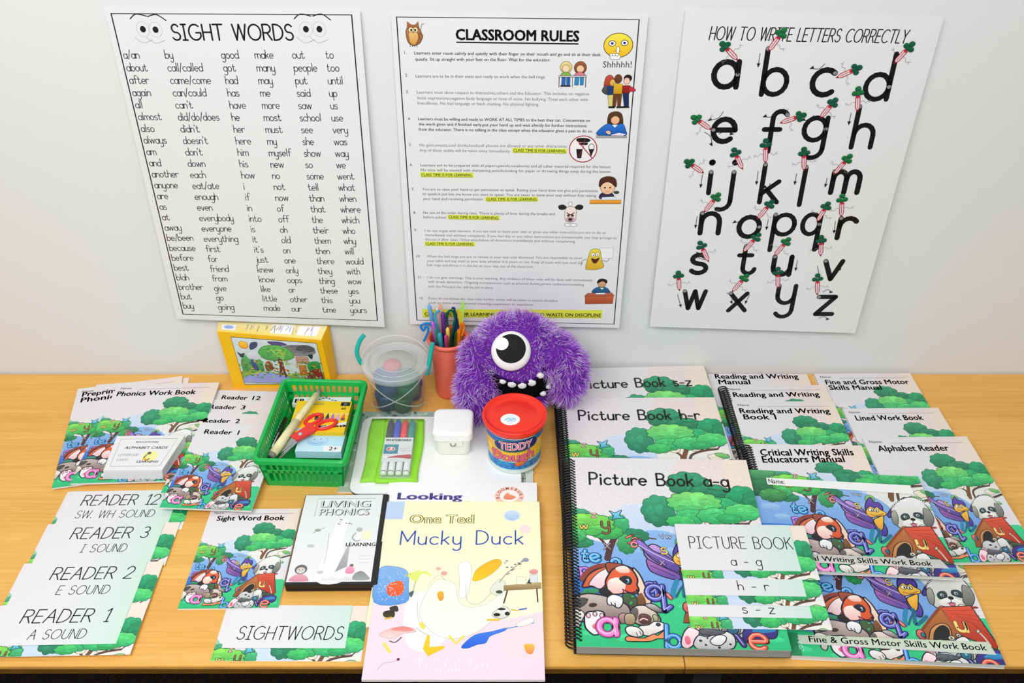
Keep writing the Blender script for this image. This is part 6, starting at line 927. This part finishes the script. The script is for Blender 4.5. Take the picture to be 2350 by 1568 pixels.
def blu(ink, w, h):
    ink.rect(0, 0, w, h, 'a8d8f4', 'c8ecf8'); ink.ellipse(3.4, 2.4, 1.8, 1.2, 'c4e8fa', '9accf0', ('6fa8d8', .06)); ink.ribbon([(2.2,2.8),(3.2,3.2),(4.4,2.7)], .08, '5a98c8'); ink.ellipse(2.8, 2.0, .12, .12, '3a6a98'); ink.ellipse(3.9, 1.9, .12, .12, '3a6a98')
    ink.rect(w-3.6, .2, w-.1, .8, 'f4c02c', 'f0a83c'); ink.rect(w-3.2, h-1.5, w-.1, h-.1, 'f2f2f4'); typed(ink, '2+', w-2.2, h-.4, 1.3, '5a5c64', -1, 1.4, .01)
carton('chalk_box', 'pale blue box marked 2+ at the front of the green basket', -37.4, 126.6, 1.6, -1.5, 8.0, 5.2, 1.5, ('pale_blue_carton', 'b0d8f0'), blu)
def eraser(ink, w, h): ink.rect(0, 0, w, h, 'eef0ee', 'd8e0dc'); typed(ink, 'ER', .4, 1.6, 1.6, '22282a', -1, 1.8, .02); [ink.ellipse(3+k*.6, .6+.4*math.sin(k), .25, .15, '4a5a58') for k in range(9)]
carton('card_box', 'white and grey printed box at the back of the green basket', -40.2, 135.4, 3.0, 0, 10.6, 2.0, .8, ('grey_white_carton', 'd8dcda'), eraser)
t = thing('paper_stick', 'cream rolled paper stick lying across the green basket', 'stick', -41.0, 120.2, 3.6)
CR = mat('cream_paper_roll', 'e6dcae', .6, .2, noise=.12, nscale=50)
def rod(t, a, b, r, m_, name, cuts=()):
    a, b = Vector(a), Vector(b); m = MB(); m.tube([tuple(a), tuple(b)], r, 16); m.build(name, m_, t)
rod(t, (0,0,0), (2.8,7.4,1.0), .78, CR, 'thick_section'); rod(t, (2.7,7.2,.98), (5.4,13.8,1.9), .62, CR, 'thin_section'); rod(t, (5.4,13.7,1.9), (5.8,14.8,2.05), .4, mat('grey_tip', '8a8a80', .5), 'tip')
rod(t, (-.25,-.6,-.1), (.05,.1,.05), .7, mat('grey_tip', '8a8a80', .5), 'end_cap')
t = thing('pen', 'black ballpoint pen along the left side of the green basket', 'pen', -41.9, 119.2, 3.2)
rod(t, (0,.0,0), (1.6,9.4,1.2), .42, BP, 'barrel'); rod(t, (.5,2.3,.75), (1.1,5.6,1.25), .12, mat('pen_silver', 'c8ccd0', .3, .6, metal=.5), 'clip'); rod(t, (-.12,-.5,-.05), (.02,.1,.02), .4, mat('pen_silver', 'c8ccd0', .3, .6, metal=.5), 'end_button')
t = thing('scissors', 'red-handled scissors lying open side up in the green basket', 'scissors', -37.0, 124.6, 3.75, rot=-2)
RS = mat('red_scissor_plastic', 'e8322c', .35, .5)
def loop(cx_, cy_, rx, ry, ro, name):
    m = MB(); P = []
    for k in range(25): a = 2*PI*k/24; u, v = rx*math.cos(a), ry*math.sin(a); P.append((cx_+u*math.cos(ro)-v*math.sin(ro), cy_+u*math.sin(ro)+v*math.cos(ro), .3))
    m.tube(P, .34, 8); m.build(name, RS, t)
loop(1.4, 4.2, 1.7, .95, .9, 'handle_loop'); loop(4.0, 2.9, 1.8, 1.0, .55, 'handle_loop')
m = MB(); m.loft([[(x, y, z) for x, y in ((-1.6,-.6), (-.4,-1.6), (2.6,1.2), (1.2,3.0))] for z in (.0, .55)]); m.build('handle_bridge', RS, t); m = MB(); m.lathe([(.4, .55), (.4, .68), (.2, .72)], cx=.0, cy=-.1, n=14); m.build('pivot', mat('pen_silver', 'c8ccd0', .3, .6, metal=.5), t)
m = MB(); m.hexa([(-1.4,-.8,.2), (-.5,-1.5,.2), (-4.3,-5.2,-1.3), (-4.5,-5.1,-1.3), (-1.4,-.8,.35), (-.5,-1.5,.35), (-4.3,-5.2,-1.15), (-4.5,-5.1,-1.15)]); m.hexa([(-1.0,-.9,.05), (-.2,-1.7,.05), (-3.3,-5.6,-1.5), (-3.5,-5.5,-1.5), (-1.0,-.9,.18), (-.2,-1.7,.18), (-3.3,-5.6,-1.35), (-3.5,-5.5,-1.35)]); m.build('blades', mat('steel_blade', 'a8acae', .25, .6, metal=.8), t)

# ---- prints and fittings belong to the part that carries them ------------------------------
CARRY = {'cover_print': 'front_cover', 'title_lettering': 'front_cover', 'punched_holes': 'front_cover', 'pupil': 'eyeball', 'eye_highlight': 'eyeball', 'tooth': 'mouth', 'lip': 'mouth', 'lid_sticker': 'lid', 'label_print': 'tub_body',
         'lid_ribs': 'lid', 'handle_grip': 'handle', 'slack_cord': 'handle', 'box_picture': 'carton', 'box_top_print': 'carton', 'printed_panel': 'carton', 'lettering': 'card_stock', 'card_print': 'card_stock',
         'clip': 'barrel', 'end_button': 'barrel', 'colour_band': 'barrel', 'end_plug': 'barrel', 'cover_sheet': 'case_shell', 'snap_tab': 'box_body', 'clasp': 'box_body', 'cloth_hem': 'cloth_layer', 'edge_rim': 'edge_band'}
for t_ in [o for o in COL.objects if o.parent is None and o.children]:
    kids_ = list(t_.children); byname = {}
    for k_ in kids_: byname.setdefault(k_.name.split('.')[0], k_)
    for k_ in kids_:
        n_ = k_.name.split('.')[0]; host = CARRY.get(n_)
        if n_ == 'card_print' and 'printed_card' in byname: host = 'printed_card'
        if t_.get('category') == 'poster' and n_ != 'sheet': host = 'sheet'
        if host in byname and byname[host] is not k_: k_.parent = byname[host]
